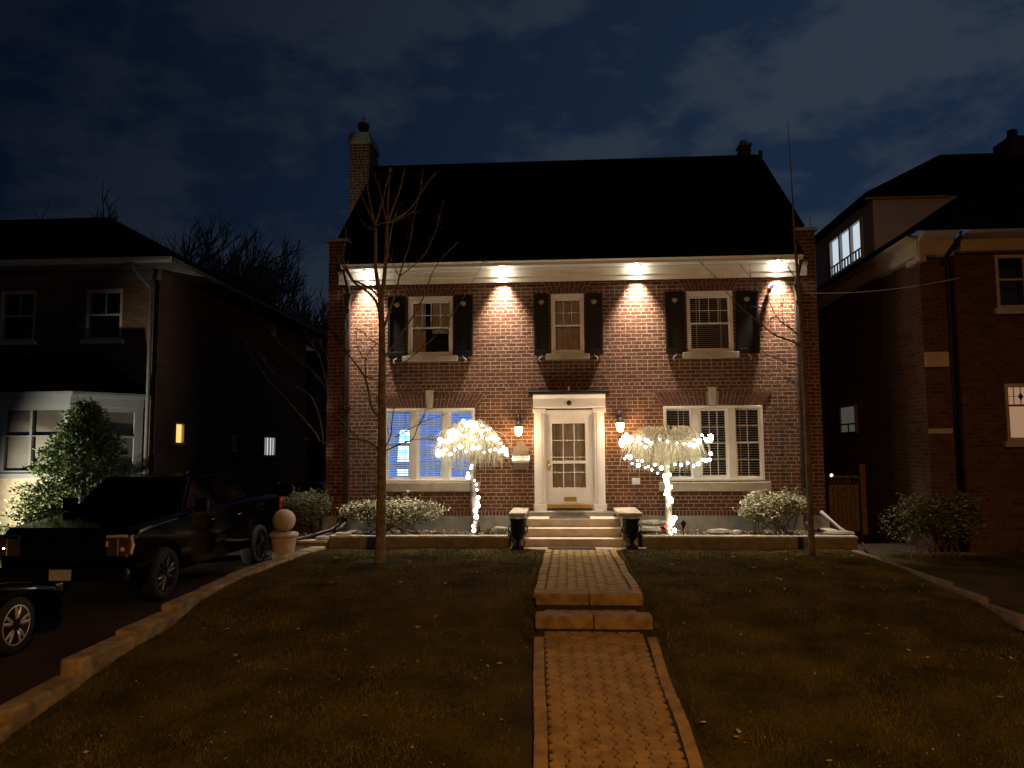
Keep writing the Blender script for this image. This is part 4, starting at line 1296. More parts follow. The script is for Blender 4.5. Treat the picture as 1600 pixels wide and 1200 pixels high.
def grow(b, p, d, L_, r, depth, rs, spread=.55, up=.25, n=4, kids=(2, 3, 3), taper=.62):
    q = p; P = [p]; dd = d
    for k in range(3):
        dd = (dd + Vector((rs.gauss(0, .10), rs.gauss(0, .10), up * .15))).normalized()
        q = q + dd * L_ / 3; P.append(q)
    b.tube(P, [r, r * .9, r * .8, r * .68], n if depth > 1 else 3, cap=False)
    if depth == 0: return
    for k in range(rs.choice(kids)):
        f = rs.uniform(.45, 1.0)
        i = min(3, int(f * 3) + (1 if k == 0 else 0)); o = P[i] if k else P[-1]
        s_ = Vector((rs.gauss(0, 1), rs.gauss(0, 1), rs.gauss(0, .6))).normalized()
        e = (dd + s_ * spread + Vector((0, 0, up * .4))).normalized()
        grow(b, o, e, L_ * rs.uniform(.62, .85), max(r * taper, .004), depth - 1, rs, spread, up, n, kids, taper)
def bare(name, x, y, z, h, lab, seed, group=None, depth=6, m='darkbark', spread=.55, kids=(2, 3, 3), taper=.62):
    rs = random.Random(seed)
    t = thing(name, (x, y, z), lab, 'tree', group)
    MB().tube([(x, y, z), (x + .05, y, z + h * .28)], [h * .022, h * .016], 8).build('trunk', M[m], t, True)
    b = MB()
    for k in range(3): grow(b, Vector((x + .05, y, z + h * .27)), Vector((rs.uniform(-.5, .5), rs.uniform(-.4, .4), 1)).normalized(), h * .22, h * .012, depth, rs, spread, .25, 4, kids, taper)
    b.build('crown', M[m], t)
    return t
BT = [(-24.5, 28, 15.5, 'wide dark bare tree rising just right of the left neighbour roof'), (-20.8, 29, 14.8, 'bare treetop second from the left neighbour roof, behind the houses'), (-17.8, 27, 13.0, 'bare treetop midway between left neighbour and brick house'),
      (-14.6, 26, 10.2, 'low bare treetop sloping toward the brick house chimney'), (-27.5, 30, 16.2, 'bare treetop poking up behind the left neighbour roof peak'), (-12.4, 24, 8.5, 'lowest dark bare tree beside the brick house left wall')]
for k, (x, y, h, lab) in enumerate(BT):
    bare('background_tree', x, y, -.4, h * 1.2, lab, 40 + k, 'bare trees behind the houses', 5, 'darkbark', .62, (3, 4, 4), .66)
# small bare tree in the left neighbour yard
bare('garden_tree', -13.2, -4.6, -.3, 4.4, 'twiggy bare tree reaching in from the left edge before the bay window', 77, None, 5, 'bark', .75)

# ------------------------------------------------------------------ left neighbour house
LH = thing('neighbour_house', (-13, 3, 0), 'dark two-storey house on the left with grey bay window and hip roof', 'house')
b = MB()
LO = [(-10.88, -10.02, 4.46, 5.62), (-12.92, -12.06, 4.46, 5.62)]
wall_holes(b, -18, -9.17, -.4, 6.05, -.5, LO)
SW = [(.34, .78, 2.12, 2.62), (3.50, 3.75, 1.95, 2.40), (5.72, 6.65, 1.80, 2.40)]
# right side wall with window holes (x = const)
Yv = sorted({-.5, 9.5} | {w[0] for w in SW} | {w[1] for w in SW}); Zv = sorted({-.4, 6.05} | {w[2] for w in SW} | {w[3] for w in SW})
for i in range(len(Yv) - 1):
    for j in range(len(Zv) - 1):
        cy_, cz_ = (Yv[i] + Yv[i + 1]) / 2, (Zv[j] + Zv[j + 1]) / 2
        if any(w[0] < cy_ < w[1] and w[2] < cz_ < w[3] for w in SW): continue
        b.quad((-9.17, Yv[i], Zv[j]), (-9.17, Yv[i + 1], Zv[j]), (-9.17, Yv[i + 1], Zv[j + 1]), (-9.17, Yv[i], Zv[j + 1]))
b.quad((-18, 9.5, -.4), (-9.17, 9.5, -.4), (-9.17, 9.5, 6.05), (-18, 9.5, 6.05))
b.build('wall', M['brick_tan'], LH)
b = MB()
ev = (-18.6, -8.60, -1.12, 10.1); rz_ = 6.17
rid = [(-13.2, 4.0, 8.75), (-18.6, 4.0, 8.75)]
b.quad((ev[0], ev[2], rz_), (ev[1], ev[2], rz_), rid[0], rid[1]); b.quad((ev[1], ev[3], rz_), (ev[0], ev[3], rz_), rid[1], rid[0]); b.poly([(ev[1], ev[2], rz_), (ev[1], ev[3], rz_), rid[0]])
b.build('roof', M['shingle'], LH)
b = MB(); b.box(ev[0], ev[1] - .05, ev[2] + .05, -.50, 6.04, 6.07); b.box(-9.17, ev[1] - .05, -.50, ev[3] - .1, 6.04, 6.07); b.box(ev[0], -9.12, -.55, -.50, 5.80, 6.038)
b.build('soffit', M['darktrim'], LH)
b = MB(); b.prism([(ev[2] + .05, 6.05), (ev[2] - .06, 6.09), (ev[2] - .06, 6.16), (ev[2] + .05, 6.165)], ev[0], ev[1], 'x'); b.build('gutter', M['greypaint'], LH)
MB().box(ev[1] - .05, ev[1] + .05, ev[2] + .05, ev[3], 6.05, 6.15).build('gutter', M['darktrim'], LH)
b = MB(); b.tube([(-9.50, -1.10, 6.06), (-9.48, -1.0, 5.9), (-9.33, -.62, 5.62), (-9.30, -.60, 5.5), (-9.30, -.60, 4.0), (-9.30, -.6, -.2)], .045, 8).build('downspout', M['darktrim'], LH, True)
for (a, c, p, q) in LO:
    w = MB(); w.box(a, a + .07, -.48, -.36, p, q); w.box(c - .07, c, -.48, -.36, p, q); w.box(a + .07, c - .07, -.48, -.36, q - .08, q); w.box(a + .07, c - .07, -.48, -.36, p, p + .05)
    win = w.build('window', M['cornice_n'], LH)
    s_ = MB(); s_.box(a + .07, c - .07, -.43, -.40, (p + q) / 2 - .02, (p + q) / 2 + .02); bars(s_, a + .07, c - .07, (p + q) / 2 + .02, q - .08, -.42, 2, 1, .02); s_.build('sash', M['greypaint'], win)
    g = MB(); g.quad((a + .07, -.40, p + .05), (c - .07, -.40, p + .05), (c - .07, -.40, q - .08), (a + .07, -.40, q - .08)); g.build('pane', M['glass'], win)
    room(win, a + .01, c - .01, p + .01, q - .01, -.355, M['room'])
    MB().box(a - .06, c + .06, -.57, -.42, p - .10, p - .002).build('sill', M['stone'], win)
for k, (y0, y1, z0, z1) in enumerate(SW):
    w = MB(); w.box(-9.22, -9.13, y0, y0 + .04, z0, z1); w.box(-9.22, -9.13, y1 - .04, y1, z0, z1); w.box(-9.22, -9.13, y0 + .04, y1 - .04, z1 - .04, z1); w.box(-9.24, -9.11, y0 - .03, y1 + .03, z0 - .03, z0 + .03)
    if k == 2: w.box(-9.2, -9.15, (y0 + y1) / 2 - .02, (y0 + y1) / 2 + .02, z0, z1); w.box(-9.2, -9.15, y0 + .22, y0 + .24, z0, z1); w.box(-9.2, -9.15, y1 - .24, y1 - .22, z0, z1)
    win = w.build('window', M['cornice_n'], LH)
    g = MB(); g.quad((-9.19, y0 + .03, z0 + .02), (-9.19, y1 - .03, z0 + .02), (-9.19, y1 - .03, z1 - .03), (-9.19, y0 + .03, z1 - .03))
    g.build('lit_pane', M['room_yellow'] if k == 0 else (M['room_cool'] if k == 2 else M['room']), win)
# bay window
bay = [(-13.4, -.5), (-12.9, -1.6), (-10.42, -1.6), (-9.42, -.55)]
b = MB()
def ext(b, pl, z0, z1, out=0., mi=0):
    """closed ring from polyline pushed outwards"""
    cx_ = sum(p[0] for p in pl) / len(pl); 
    q = [(p[0] + (out if p[0] > cx_ else -out), p[1] - out * (1 if p[1] < -1 else .3)) for p in pl]
    q = q + [(q[-1][0], -.48), (q[0][0], -.48)] if False else q
    b.prism(q, z0, z1, 'z', mi)
ext(b, bay, -.3, 1.40); bayo = b.build('bay_base', M['ballstone'], LH)
b = MB(); ext(b, bay, 1.40, 1.50, .05); ext(b, bay, 2.90, 3.10, .02); ext(b, bay, 3.10, 3.14, .08); ext(b, bay, 3.14, 3.20, .14)
b.build('bay_trim', M['baypaint'], LH)
b = MB(); ext(b, bay, 1.502, 2.898, -.10); b.build('bay_blind', M['bayblind'], LH)
w = MB()
def post(w, p, q, f0, f1, z0, z1, d=.08):
    x0, y0 = p[0] + (q[0] - p[0]) * f0, p[1] + (q[1] - p[1]) * f0; x1, y1 = p[0] + (q[0] - p[0]) * f1, p[1] + (q[1] - p[1]) * f1
    nx_, ny_ = (q[1] - p[1]), -(q[0] - p[0]); l = math.hypot(nx_, ny_); nx_, ny_ = nx_ / l * d, ny_ / l * d
    w.prism([(x0, y0), (x1, y1), (x1 - nx_, y1 - ny_), (x0 - nx_, y0 - ny_)], z0, z1, 'z')
A, B_ = bay[1], bay[2]
for (f0, f1) in ((0, .04), (.36, .44), (.655, .675), (.95, 1.)): post(w, A, B_, f0, f1, 1.5, 2.9)
for (f0, f1) in ((.04, .36), (.44, .655), (.675, .95)): post(w, A, B_, f0, f1, 1.5, 1.56); post(w, A, B_, f0, f1, 2.82, 2.9); post(w, A, B_, f0, f1, 2.27, 2.29)
A2, B2 = bay[2], bay[3]
for (f0, f1) in ((0, .10), (.88, 1.)): post(w, A2, B2, f0, f1, 1.5, 2.9)
post(w, A2, B2, .1, .88, 2.80, 2.9); post(w, A2, B2, .1, .88, 1.5, 1.56); post(w, A2, B2, .1, .88, 2.24, 2.28)
bw = w.build('bay_window', M['baypaint'], LH)
g = MB(); g.quad((A[0], A[1] + .05, 1.52), (B_[0], B_[1] + .05, 1.52), (B_[0], B_[1] + .05, 2.88), (A[0], A[1] + .05, 2.88)); g.quad((A2[0] - .04, A2[1] + .04, 1.52), (B2[0] - .04, B2[1] + .04, 1.52), (B2[0] - .04, B2[1] + .04, 2.88), (A2[0] - .04, A2[1] + .04, 2.88))
g.build('pane', M['glass'], bw)
b = MB(); top = [(-12.7, -.5, 4.15), (-10.5, -.5, 4.15)]
b.poly([(-13.6, -.5, 3.2), (-13.02, -1.76, 3.2), top[0]]); b.poly([(-13.02, -1.76, 3.2), (-10.28, -1.76, 3.2), top[1], top[0]]); b.poly([(-10.28, -1.76, 3.2), (-9.25, -.5, 3.2), top[1]])
b.build('bay_roof', M['shingle'], LH)
# garden floodlight
t = thing('flood_light', (-12.0, -4.4, -.2), 'garden floodlight hidden behind the left edge, lighting the bay and spruce', 'flood light')
MB().tube([(-12.0, -4.4, -.25), (-12.0, -4.4, .05)], .015, 6).build('stake', M['black'], t)
MB().box(-12.08, -11.92, -4.48, -4.38, .03, .15).build('lamp_head', M['black'], t, bevel=.01)
fl = light('beam', 'SPOT', (-11.9, -4.3, .12), 1500, (1., .95, .74), t, .05, spot_size=R(85), spot_blend=.8)
fl.rotation_euler = (Vector((-10.15, -2.2, .85)) - Vector((-11.9, -4.3, .12))).to_track_quat('-Z', 'Y').to_euler()

# far garage and gable behind the driveway
G = thing('garage', (-10, 12, -.3), 'dim brick garage at the far end of the driveway', 'garage')
MB().box(-11.6, -9.35, 12, 16, -.3, 2.35).build('wall', M['brick_n'], G)
b = MB(); b.poly([(-11.7, 11.8, 2.36), (-9.1, 11.8, 2.36), (-9.1, 16.1, 2.36), (-11.7, 16.1, 2.36)]); b.prism([(-11.7, 2.36), (-9.1, 2.36), (-9.3, 2.50), (-10.5, 2.85), (-11.7, 2.85)], 11.8, 16.1, 'y'); b.build('roof', M['shingle'], G)
MB().box(-11.7, -9.08, 11.74, 11.795, 2.36, 2.48).build('fascia', M['cornice_n'], G)
G = thing('distant_house', (-12.5, 20, -.3), 'distant dark house whose pale gable shows between the houses', 'house')
MB().box(-17, -12.0, 19, 26, -.3, 6.2).build('wall', M['brick_n'], G)
b = MB(); b.prism([(-17.2, 6.2), (-11.8, 6.2), (-14.4, 8.2)], 18.8, 26.2, 'y'); b.build('roof', M['shingle'], G)
MB().prism([(-12.75, 6.75), (-11.9, 6.75), (-12.72, 7.3)], 18.70, 18.79, 'y').build('gable_board', M['white'], G)

# ------------------------------------------------------------------ right neighbour house
RH = thing('neighbour_house', (11, 3, 0), 'brick house at the right edge with tan cornice and a lit side dormer', 'house')
b = MB()
RO = [(8.76, 9.95, 4.74, 5.86), (8.80, 10.0, 2.04, 3.20)]
wall_holes(b, 7.95, 16, -.3, 5.96, -.85, RO)
b.box(7.20, 7.70, -1.0, -.5, -.3, 5.95)
b.quad((7.68, -.75, -.3), (7.96, -.75, -.3), (7.96, -.75, 5.96), (7.68, -.75, 5.96)); b.quad((7.95, -.75, -.3), (7.95, -.75, 5.96), (7.95, -.85, 5.96), (7.95, -.85, -.3))
RW = [(2.72, 3.85, 2.30, 3.04)]
Yv = [-.5, 2.72, 3.85, 10]; Zv = [-.3, 2.30, 3.04, 6.2]
for i in range(3):
    for j in range(3):
        if i == 1 and j == 1: continue
        b.quad((7.22, Yv[i + 1], Zv[j]), (7.22, Yv[i], Zv[j]), (7.22, Yv[i], Zv[j + 1]), (7.22, Yv[i + 1], Zv[j + 1]))
b.build('wall', M['brick_n'], RH)
b = MB()
e0, ez = (6.88, -1.6), 6.28
sl2 = .66
# hip roof: front slope and left slope meet on the hip
ridge_y, ridge_z = 3.5, ez + (3.5 + 1.6) * sl2
hx = 6.88 + (3.5 + 1.6)
b.poly([(6.88, -1.6, ez), (17, -1.6, ez), (17, ridge_y, ridge_z), (hx, ridge_y, ridge_z)])
b.poly([(6.88, 10.2, ez), (6.88, -1.6, ez), (hx, ridge_y, ridge_z), (hx, 6.0, ridge_z)])
b.poly([(9.95, 3.5, ridge_z + .02), (17, 3.5, ridge_z + .02), (17, 6.0, ridge_z + .02), (9.95, 6.0, ridge_z + .02)])
b.box(6.86, 17, -1.66, -1.55, ez - .06, ez + .005); b.box(6.82, 6.93, -1.6, 10.2, ez - .06, ez + .005)
b.build('roof', M['shingle'], RH)
b = MB()
b.prism([(-.84, 5.90), (-1.10, 5.90), (-1.12, 5.96), (-1.12, 6.14), (-1.5, 6.18), (-1.54, 6.22), (-.84, 6.22)], 7.98, 17, 'x')
b.prism([(-.98, 5.80), (-1.22, 5.80), (-1.24, 5.88), (-1.24, 6.10), (-1.5, 6.18), (-1.54, 6.22), (-.98, 6.22)], 7.10, 7.78, 'x')
b.prism([(7.22, 5.80), (7.08, 5.82), (7.06, 6.12), (6.92, 6.18), (6.90, 6.22), (7.22, 6.22)], -1.2, 10, 'y')
b.box(7.10, 7.24, -1.235, -.6, 5.68, 5.80)
b.build('cornice', M['cornice_n'], RH, bevel=.01)
P = [tuple(at(px, py, -1.35)) for px, py in ((1501, 362), (1500, 372), (1486, 390), (1478, 402))]
b = MB(); b.tube(P + [(7.72, -1.1, 5.6), (7.73, -1.08, 5.2), (7.73, -1.08, -.2)], .05, 8).build('downspout', M['black'], RH, True)
def rwin(a, c, p, q, peach):
    w = MB(); w.box(a, a + .06, -.88, -.75, p, q); w.box(c - .06, c, -.88, -.75, p, q); w.box(a + .06, c - .06, -.88, -.75, q - .07, q); w.box(a + .06, c - .06, -.88, -.75, p, p + .07)
    win = w.build('window', M['cornice_n'], RH)
    s_ = MB()
    zt = (p + q) / 2 + .05 if not peach else q - .44
    s_.box(a + .06, c - .06, -.84, -.81, zt - .02, zt + .02); s_.box((a + c) / 2 - .03, (a + c) / 2 + .03, -.84, -.81, p + .07, q - .07)
    s_.build('sash', M['cornice_n'] if not peach else M['darkbark'], win)
    g = MB(); g.quad((a + .05, -.80, p + .05), (c - .05, -.80, p + .05), (c - .05, -.80, q - .05), (a + .05, -.80, q - .05)); g.build('pane', M['glass'], win)
    if peach:
        l_ = MB()
        for k in range(1, 8):
            x = a + .06 + (c - a - .12) * k / 8
            l_.box(x - .006, x + .006, -.825, -.812, zt, q - .07)
        l_.box(a + .06, c - .06, -.826, -.813, (zt + q - .07) / 2 - .005, (zt + q - .07) / 2 + .005)
        for x in (a + .33, c - .33): l_.prism([(x, zt + .26), (x + .05, zt + .18), (x, zt + .10), (x - .05, zt + .18)], -.83, -.811, 'y')
        l_.build('leaded_light', M['iron'], win)
        bl = MB(); bl.quad((a, -.74, p), (c, -.74, p), (c, -.74, q), (a, -.74, q)); bl.build('blind', M['blind_painted_light'], win)
    else: room(win, a + .01, c - .01, p + .01, q - .01, -.745, M['room'])
    MB().box(a - .08, c + .08, -.95, -.852, p - .12, p - .003).build('sill', M['stone'], win)
    MB().box((a + c) / 2 - .1, (a + c) / 2 + .1, -.90, -.852, q + .02, q + .30).build('keystone', M['stone'], win)
rwin(8.76, 9.95, 4.74, 5.86, False); rwin(8.80, 10.0, 2.04, 3.20, True)
MB().box(7.20, 7.66, -1.045, -1.003, 3.55, 3.85).build('band_stone', M['cornice_n'], RH); MB().box(7.20, 7.66, -1.03, -1.003, 2.2, 2.3).build('band_stone', M['cornice_n'], RH)
# side window low on the left wall
w = MB(); w.box(7.16, 7.24, 2.72, 2.78, 2.3, 3.04); w.box(7.16, 7.24, 3.79, 3.85, 2.3, 3.04); w.box(7.16, 7.24, 2.78, 3.79, 2.98, 3.04); w.box(7.16, 7.24, 2.78, 3.79, 2.3, 2.34); w.box(7.17, 7.23, 2.78, 3.79, 2.52, 2.56); w.box(7.17, 7.23, 3.26, 3.30, 2.3, 2.54)
win = w.build('window', M['darkbark'], RH)
g = MB(); g.quad((7.20, 2.75, 2.32), (7.20, 3.82, 2.32), (7.20, 3.82, 3.0), (7.20, 2.75, 3.0)); g.build('lit_pane', emit('dim grey blind', (.55, .55, .45), .10), win)
# dormer
D = MB()
dx, dy0, dy1 = 7.50, 1.9, 6.2
DW = (2.55, 4.88, 6.66, 7.78)
def zroof(x): return ez + (x - 6.88) * sl2
Yv = [dy0, DW[0], DW[1], dy1]; Zv = [6.4, DW[2], DW[3], 8.05]
for i in range(3):
    for j in range(3):
        if i == 1 and j == 1: continue
        D.quad((dx, Yv[i + 1], Zv[j]), (dx, Yv[i], Zv[j]), (dx, Yv[i], Zv[j + 1]), (dx, Yv[i + 1], Zv[j + 1]), 1)
D.poly([(dx, dy0, 6.5), (9.9, dy0, 8.05 + .05), (dx, dy0, 8.05)], 0)
dorm = D.build('dormer', [M['stucco'], M['dstucco']], RH)
b = MB()
TR_ = 9.68
b.poly([(7.25, 1.65, 8.10), (7.25, 6.4, 8.10), (9.95, 6.4, TR_), (9.95, 3.5, TR_)]); b.poly([(7.25, 1.65, 8.10), (9.95, 3.5, TR_), (12.2, 3.5, TR_), (9.62, 1.65, 8.10)])
b.poly([(9.62, 1.65, 8.10), (12.2, 3.5, TR_), (11.2, 1.9, 8.5), (9.9, 1.65, 8.2)])
b.box(7.25, 9.6, 1.65, 1.66, 8.02, 8.10); b.box(7.25, 7.26, 1.66, 6.4, 8.02, 8.10); b.poly([(7.26, 1.66, 8.03), (9.6, 1.66, 8.03), (9.6, 6.4, 8.03), (7.26, 6.4, 8.03)])
b.build('dormer_roof', M['shingle'], dorm)
b = MB(); b.box(7.30, 9.3, 1.80, 1.895, 7.98, 8.04).build('dormer_trim', M['greypaint'], dorm)
w = MB(); Y0, Y1, Z0_, Z1_ = DW
w.box(7.44, 7.55, Y0, Y0 + .07, Z0_, Z1_); w.box(7.44, 7.55, Y1 - .07, Y1, Z0_, Z1_); w.box(7.44, 7.55, Y0 + .07, Y1 - .07, Z1_ - .07, Z1_); w.box(7.44, 7.55, Y0 + .07, Y1 - .07, Z0_, Z0_ + .05)
for k in (1, 2):
    y = Y0 + (Y1 - Y0) * k / 3; w.box(7.445, 7.545, y - .05, y + .05, Z0_ + .05, Z1_ - .07)
w.build('window', M['greypaint'], dorm)
g = MB(); g.quad((7.52, Y0, Z0_), (7.52, Y1, Z0_), (7.52, Y1, Z1_), (7.52, Y0, Z1_)); g.build('lit_pane', M['room_cool'], dorm)
w = MB()
for k in range(3):
    a = Y0 + (Y1 - Y0) * k / 3 + .06; c = Y0 + (Y1 - Y0) * (k + 1) / 3 - .06
    w.box(7.46, 7.50, a, c, 6.98, 7.01); w.box(7.46, 7.50, a, c, 6.74, 6.765)
    for j in (1, 2): w.box(7.465, 7.495, a + (c - a) * j / 3 - .02, a + (c - a) * j / 3 + .02, 6.7, 7.0)
w.build('railing', M['iron'], dorm)
b = MB(); b.box(11.7, 12.5, 3.4, 4.2, 8.6, 10.1); cc = b.build('chimney', M['brick_n'], RH); b = MB(); b.lathe([(.14, 0), (.12, .3)], (12.0, 3.8, 10.1), 10); b.build('chimney_pot', M['iron'], cc)

# gate between the houses
t = thing('garden_gate', (6.55, 2, -.1), 'brown wooden garden gate with lattice top beside the brick house', 'gate')
b = MB()
for k in range(7): b.box(6.20 + k * .10, 6.29 + k * .10, 2.0, 2.03, -.05, 1.0)
b.box(6.2, 6.9, 2.03, 2.06, .1, .2); b.box(6.2, 6.9, 1.975, 1.998, .98, 1.05)
b.build('boards', M['wood'], t)
b = MB(); b.box(6.2, 6.9, 1.985, 2.02, 1.22, 1.27)
for k in range(8):
    x = 6.2 + k * .09
    b.tube([(x, 2.0, 1.05), (x + .1, 2.0, 1.22)], .008, 4); b.tube([(x + .1, 2.01, 1.05), (x, 2.01, 1.22)], .008, 4)
b.build('lattice', M['wood'], t)
tag(MB().box(6.92, 7.04, 1.92, 2.04, -.15, 1.55).build('gate_post', M['wood'], None, bevel=.008), 'tall brown wooden post at the right end of the garden gate', 'post')
t = thing('porch_lamp', (6.13, 1.6, 1.25), 'tiny glowing lamp by the garden gate', 'lamp')
MB().box(6.10, 6.17, 1.6, 1.66, 1.30, 1.40).build('lamp_body', M['black'], t); MB().ball((6.135, 1.58, 1.29), .035, 8, 6).build('lamp_glass', emit('gate lamp glow', (1., .6, .25), 5), t)

# ------------------------------------------------------------------ vehicles
def arc(cy, cz, r, a0, a1, n=9):
    return [(cy + r * math.cos(R(a0 + (a1 - a0) * k / n)), cz + r * math.sin(R(a0 + (a1 - a0) * k / n))) for k in range(n + 1)]
def wheel(parent, x, y, r, w, side, rimmat, spokes=5, dark=False):
    t = MB(); c = (x, y, r)
    pr_ = [(r * .66, -w / 2), (r * .93, -w / 2), (r, -w * .3), (r, w * .3), (r * .93, w / 2), (r * .66, w / 2), (r * .64, 0)]
    t.lathe(pr_ + [pr_[0]], c, 32, 'x')
    wh = t.build('wheel', M['tyre'], parent, True, world=False)
    rm = MB(); s_ = side; xo = x + s_ * w * .38
    rm.lathe([(r * .61, s_ * w * .06), (r * .655, s_ * w * .14), (r * .69, s_ * w * .13), (r * .665, -s_ * w * .1), (r * .61, -s_ * w * .5)], (xo, y, r), 32, 'x')
    for k in range(spokes):
        a = 2 * math.pi * k / spokes + .4
        for da in (-.13, .13):
            ca, sa = math.cos(a + da), math.sin(a + da)
            p0 = Vector((xo - s_ * .005, y + ca * .05, r + sa * .05)); p1 = Vector((xo + s_ * .012, y + math.cos(a + da * 1.5) * r * .63, r + math.sin(a + da * 1.5) * r * .63))
            rm.tube([p0, p0.lerp(p1, .5) + Vector((s_ * .012, 0, 0)), p1], [.030, .026, .024], 6)
    rm.lathe([(.0, s_ * .02), (.05, s_ * .015), (.06, -s_ * .02)], (xo, y, r), 14, 'x')
    rm.build('rim', rimmat, wh, False, world=False)
    dk = MB(); dk.lathe([(.001, 0), (r * .6, 0)], (x - s_ * w * .05, y, r), 20, 'x'); dk.build('brake_disc', M['rim_dark'], wh, world=False)
    return wh
def shell(b, outline, hw, top=.06, mi=0):
    """side outline swept over the width, with drawn-in flanks"""
    n = len(outline)
    cz = sum(p[1] for p in outline) / n
    layers = [(-hw + .0, .0), (hw - .0, .0)]
    i = len(b.v)
    cs = [(-hw, .06), (-hw * .9, .0), (hw * .9, .0), (hw, .06)]
    ymin = min(p[0] for p in outline); ymax = max(p[0] for p in outline); zmax = max(p[1] for p in outline)
    for (x, sh) in cs:
        for (y, z) in outline:
            yy = y + (sh * 1.6 if y < ymin + .35 else (-sh * 1.2 if y > ymax - .3 else 0))
            zz = z - (sh * .9 if z > zmax - .35 else 0)
            b.v.append((x, yy, zz))
    for l in range(3):
        for k in range(n):
            k2 = (k + 1) % n
            b.f.append((i + l * n + k, i + l * n + k2, i + (l + 1) * n + k2, i + (l + 1) * n + k)); b.m.append(mi)
    b.f.append(tuple(i + k for k in reversed(range(n)))); b.m.append(mi)
    b.f.append(tuple(i + 3 * n + k for k in range(n))); b.m.append(mi)
def cabin(b, base, topp, hb, ht, mi=0):
    """base: (y0,z0),(y1,z1); topp: (y0,z),(y1,z)"""
    (a0, z0), (a1, z1) = base; (t0, tz0), (t1, tz1) = topp
    v = [(-hb, a0, z0), (hb, a0, z0), (hb, a1, z1), (-hb, a1, z1), (-ht, t0, tz0), (ht, t0, tz0), (ht, t1, tz1), (-ht, t1, tz1)]
    i = len(b.v); b.v += v
    for f in ((4, 5, 6, 7), (0, 1, 5, 4), (1, 2, 6, 5), (2, 3, 7, 6), (3, 0, 4, 7)):
        b.f.append(tuple(i + k for k in f)); b.m.append(mi)
def inset_quad(b, a, c, d, e, f0=.06, off=.012, mi=0):
    P = [Vector(a), Vector(c), Vector(d), Vector(e)]
    m_ = sum(P, Vector()) / 4
    nrm = (P[1] - P[0]).cross(P[3] - P[0]).normalized()
    Q = [p + (m_ - p) * f0 + nrm * off for p in P]
    b.quad(*[tuple(q) for q in Q], mi)

TR = thing('pickup_truck', (-7.26, -6.35, -.35), 'black crew cab pickup truck parked in the driveway facing the street', 'pickup truck')
r = .405
out = [(.10, .42), (.02, .60), (.0, .80), (.02, 1.12), (.12, 1.19), (.55, 1.23), (1.42, 1.30), (1.6, 1.32), (4.15, 1.36), (5.80, 1.36), (5.86, 1.30), (5.88, .75), (5.80, .58), (5.4, .50)]
out += [(4.74 + .50, .50)] + [p for p in arc(4.74, .42, .49, 10, 170)] + [(4.74 - .50, .42), (1.02 + .50, .40)] + arc(1.02, .42, .49, 10, 170) + [(.50, .42)]
b = MB(); shell(b, out, 1.0)
b.build('body', M['paint_black'], TR, world=False, bevel=.02)
b = MB(); cabin(b, ((1.42, 1.27), (4.18, 1.33)), ((2.12, 1.86), (3.95, 1.88)), .93, .72)
b.build('cab', M['paint_black'], TR, world=False, bevel=.05, seg=3)
b = MB()
inset_quad(b, (-.93, 1.42, 1.28), (.93, 1.42, 1.28), (.72, 2.12, 1.86), (-.72, 2.12, 1.86), .07, .012)
for s_ in (-1, 1):
    for (y0, y1, t0, t1) in ((1.62, 2.72, 2.2, 2.72), (2.80, 3.95, 2.80, 3.80)):
        q = [(s_ * .93, y0, 1.33), (s_ * .93, y1, 1.34), (s_ * .735, t1, 1.82), (s_ * .735, t0, 1.82)]
        if s_ < 0: q = q[::-1]
        inset_quad(b, *q, .07, .012)
b.build('window', M['car_glass'], TR, world=False)
b = MB(); b.box(-.62, .62, -.035, .02, .70, 1.14)
for k in range(3): b.box(-.60, .60, -.05, -.036, .76 + k * .13, .80 + k * .13)
b.build('grille', M['black'], TR, world=False, bevel=.01)
for s_ in (-1, 1):
    b = MB()
    x0, x1 = sorted((s_ * .64, s_ * .985))
    b.box(x0, x1, -.02, .16, .80, 1.10)
    hl = b.build('headlight', M['lens'], TR, world=False, bevel=.02)
    b = MB(); e = s_
    b.tube([(e * .66, -.035, 1.075), (e * .80, -.035, 1.085), (e * .93, -.02, 1.085), (e * .985, .03, 1.05), (e * .995, .05, .95), (e * .98, .03, .84), (e * .93, -.01, .81)], .024, 6)
    b.tube([(e * .66, -.03, 1.02), (e * .66, -.03, .94)], .017, 6); b.tube([(e * .82, -.03, 1.05), (e * .82, -.03, .82)], .006, 5)
    b.ball((e * .88, -.01, .90), .04)
    b.build('chrome_trim', mat('chrome with painted amber reflection', (.95, .70, .45), .5, metal=.25, var=.1) if s_ > 0 else M['chrome'], hl, world=False)  # right trim: the street lamp's amber reflection is put into its colour
    b = MB(); x0, x1 = sorted((s_ * .66, s_ * .93)); b.box(x0, x1, .0, .05, .52, .545); b.tube([(s_ * .93, .02, .53), (s_ * .96, .04, .60)], .012, 6); b.build('fog_light', M['rim'], TR, world=False)
    b = MB(); b.box(*sorted((s_ * 1.04, s_ * 1.24)), 1.78, 1.90, 1.30, 1.52); b.tube([(s_ * .93, 1.9, 1.34), (s_ * 1.08, 1.86, 1.38)], .025, 6)
    b.build('mirror', M['paint_black'], TR, world=False, bevel=.03)
    b = MB(); b.box(*sorted((s_ * .93, s_ * 1.008)), 5.70, 5.895, .95, 1.30); b.build('tail_light', M['redlens'], TR, world=False)
    b = MB(); b.tube([(s_ * 1.01, 2.45, 1.10), (s_ * 1.025, 2.53, 1.11), (s_ * 1.01, 2.62, 1.10)], .012, 6); b.tube([(s_ * 1.01, 3.55, 1.10), (s_ * 1.025, 3.63, 1.11), (s_ * 1.01, 3.72, 1.10)], .012, 6); b.build('door_handle', M['chrome'], TR, world=False)
    for yy in (1.02, 4.74): wheel(TR, s_ * .86, yy, r, .27, s_, M['rim_dark'], 6)
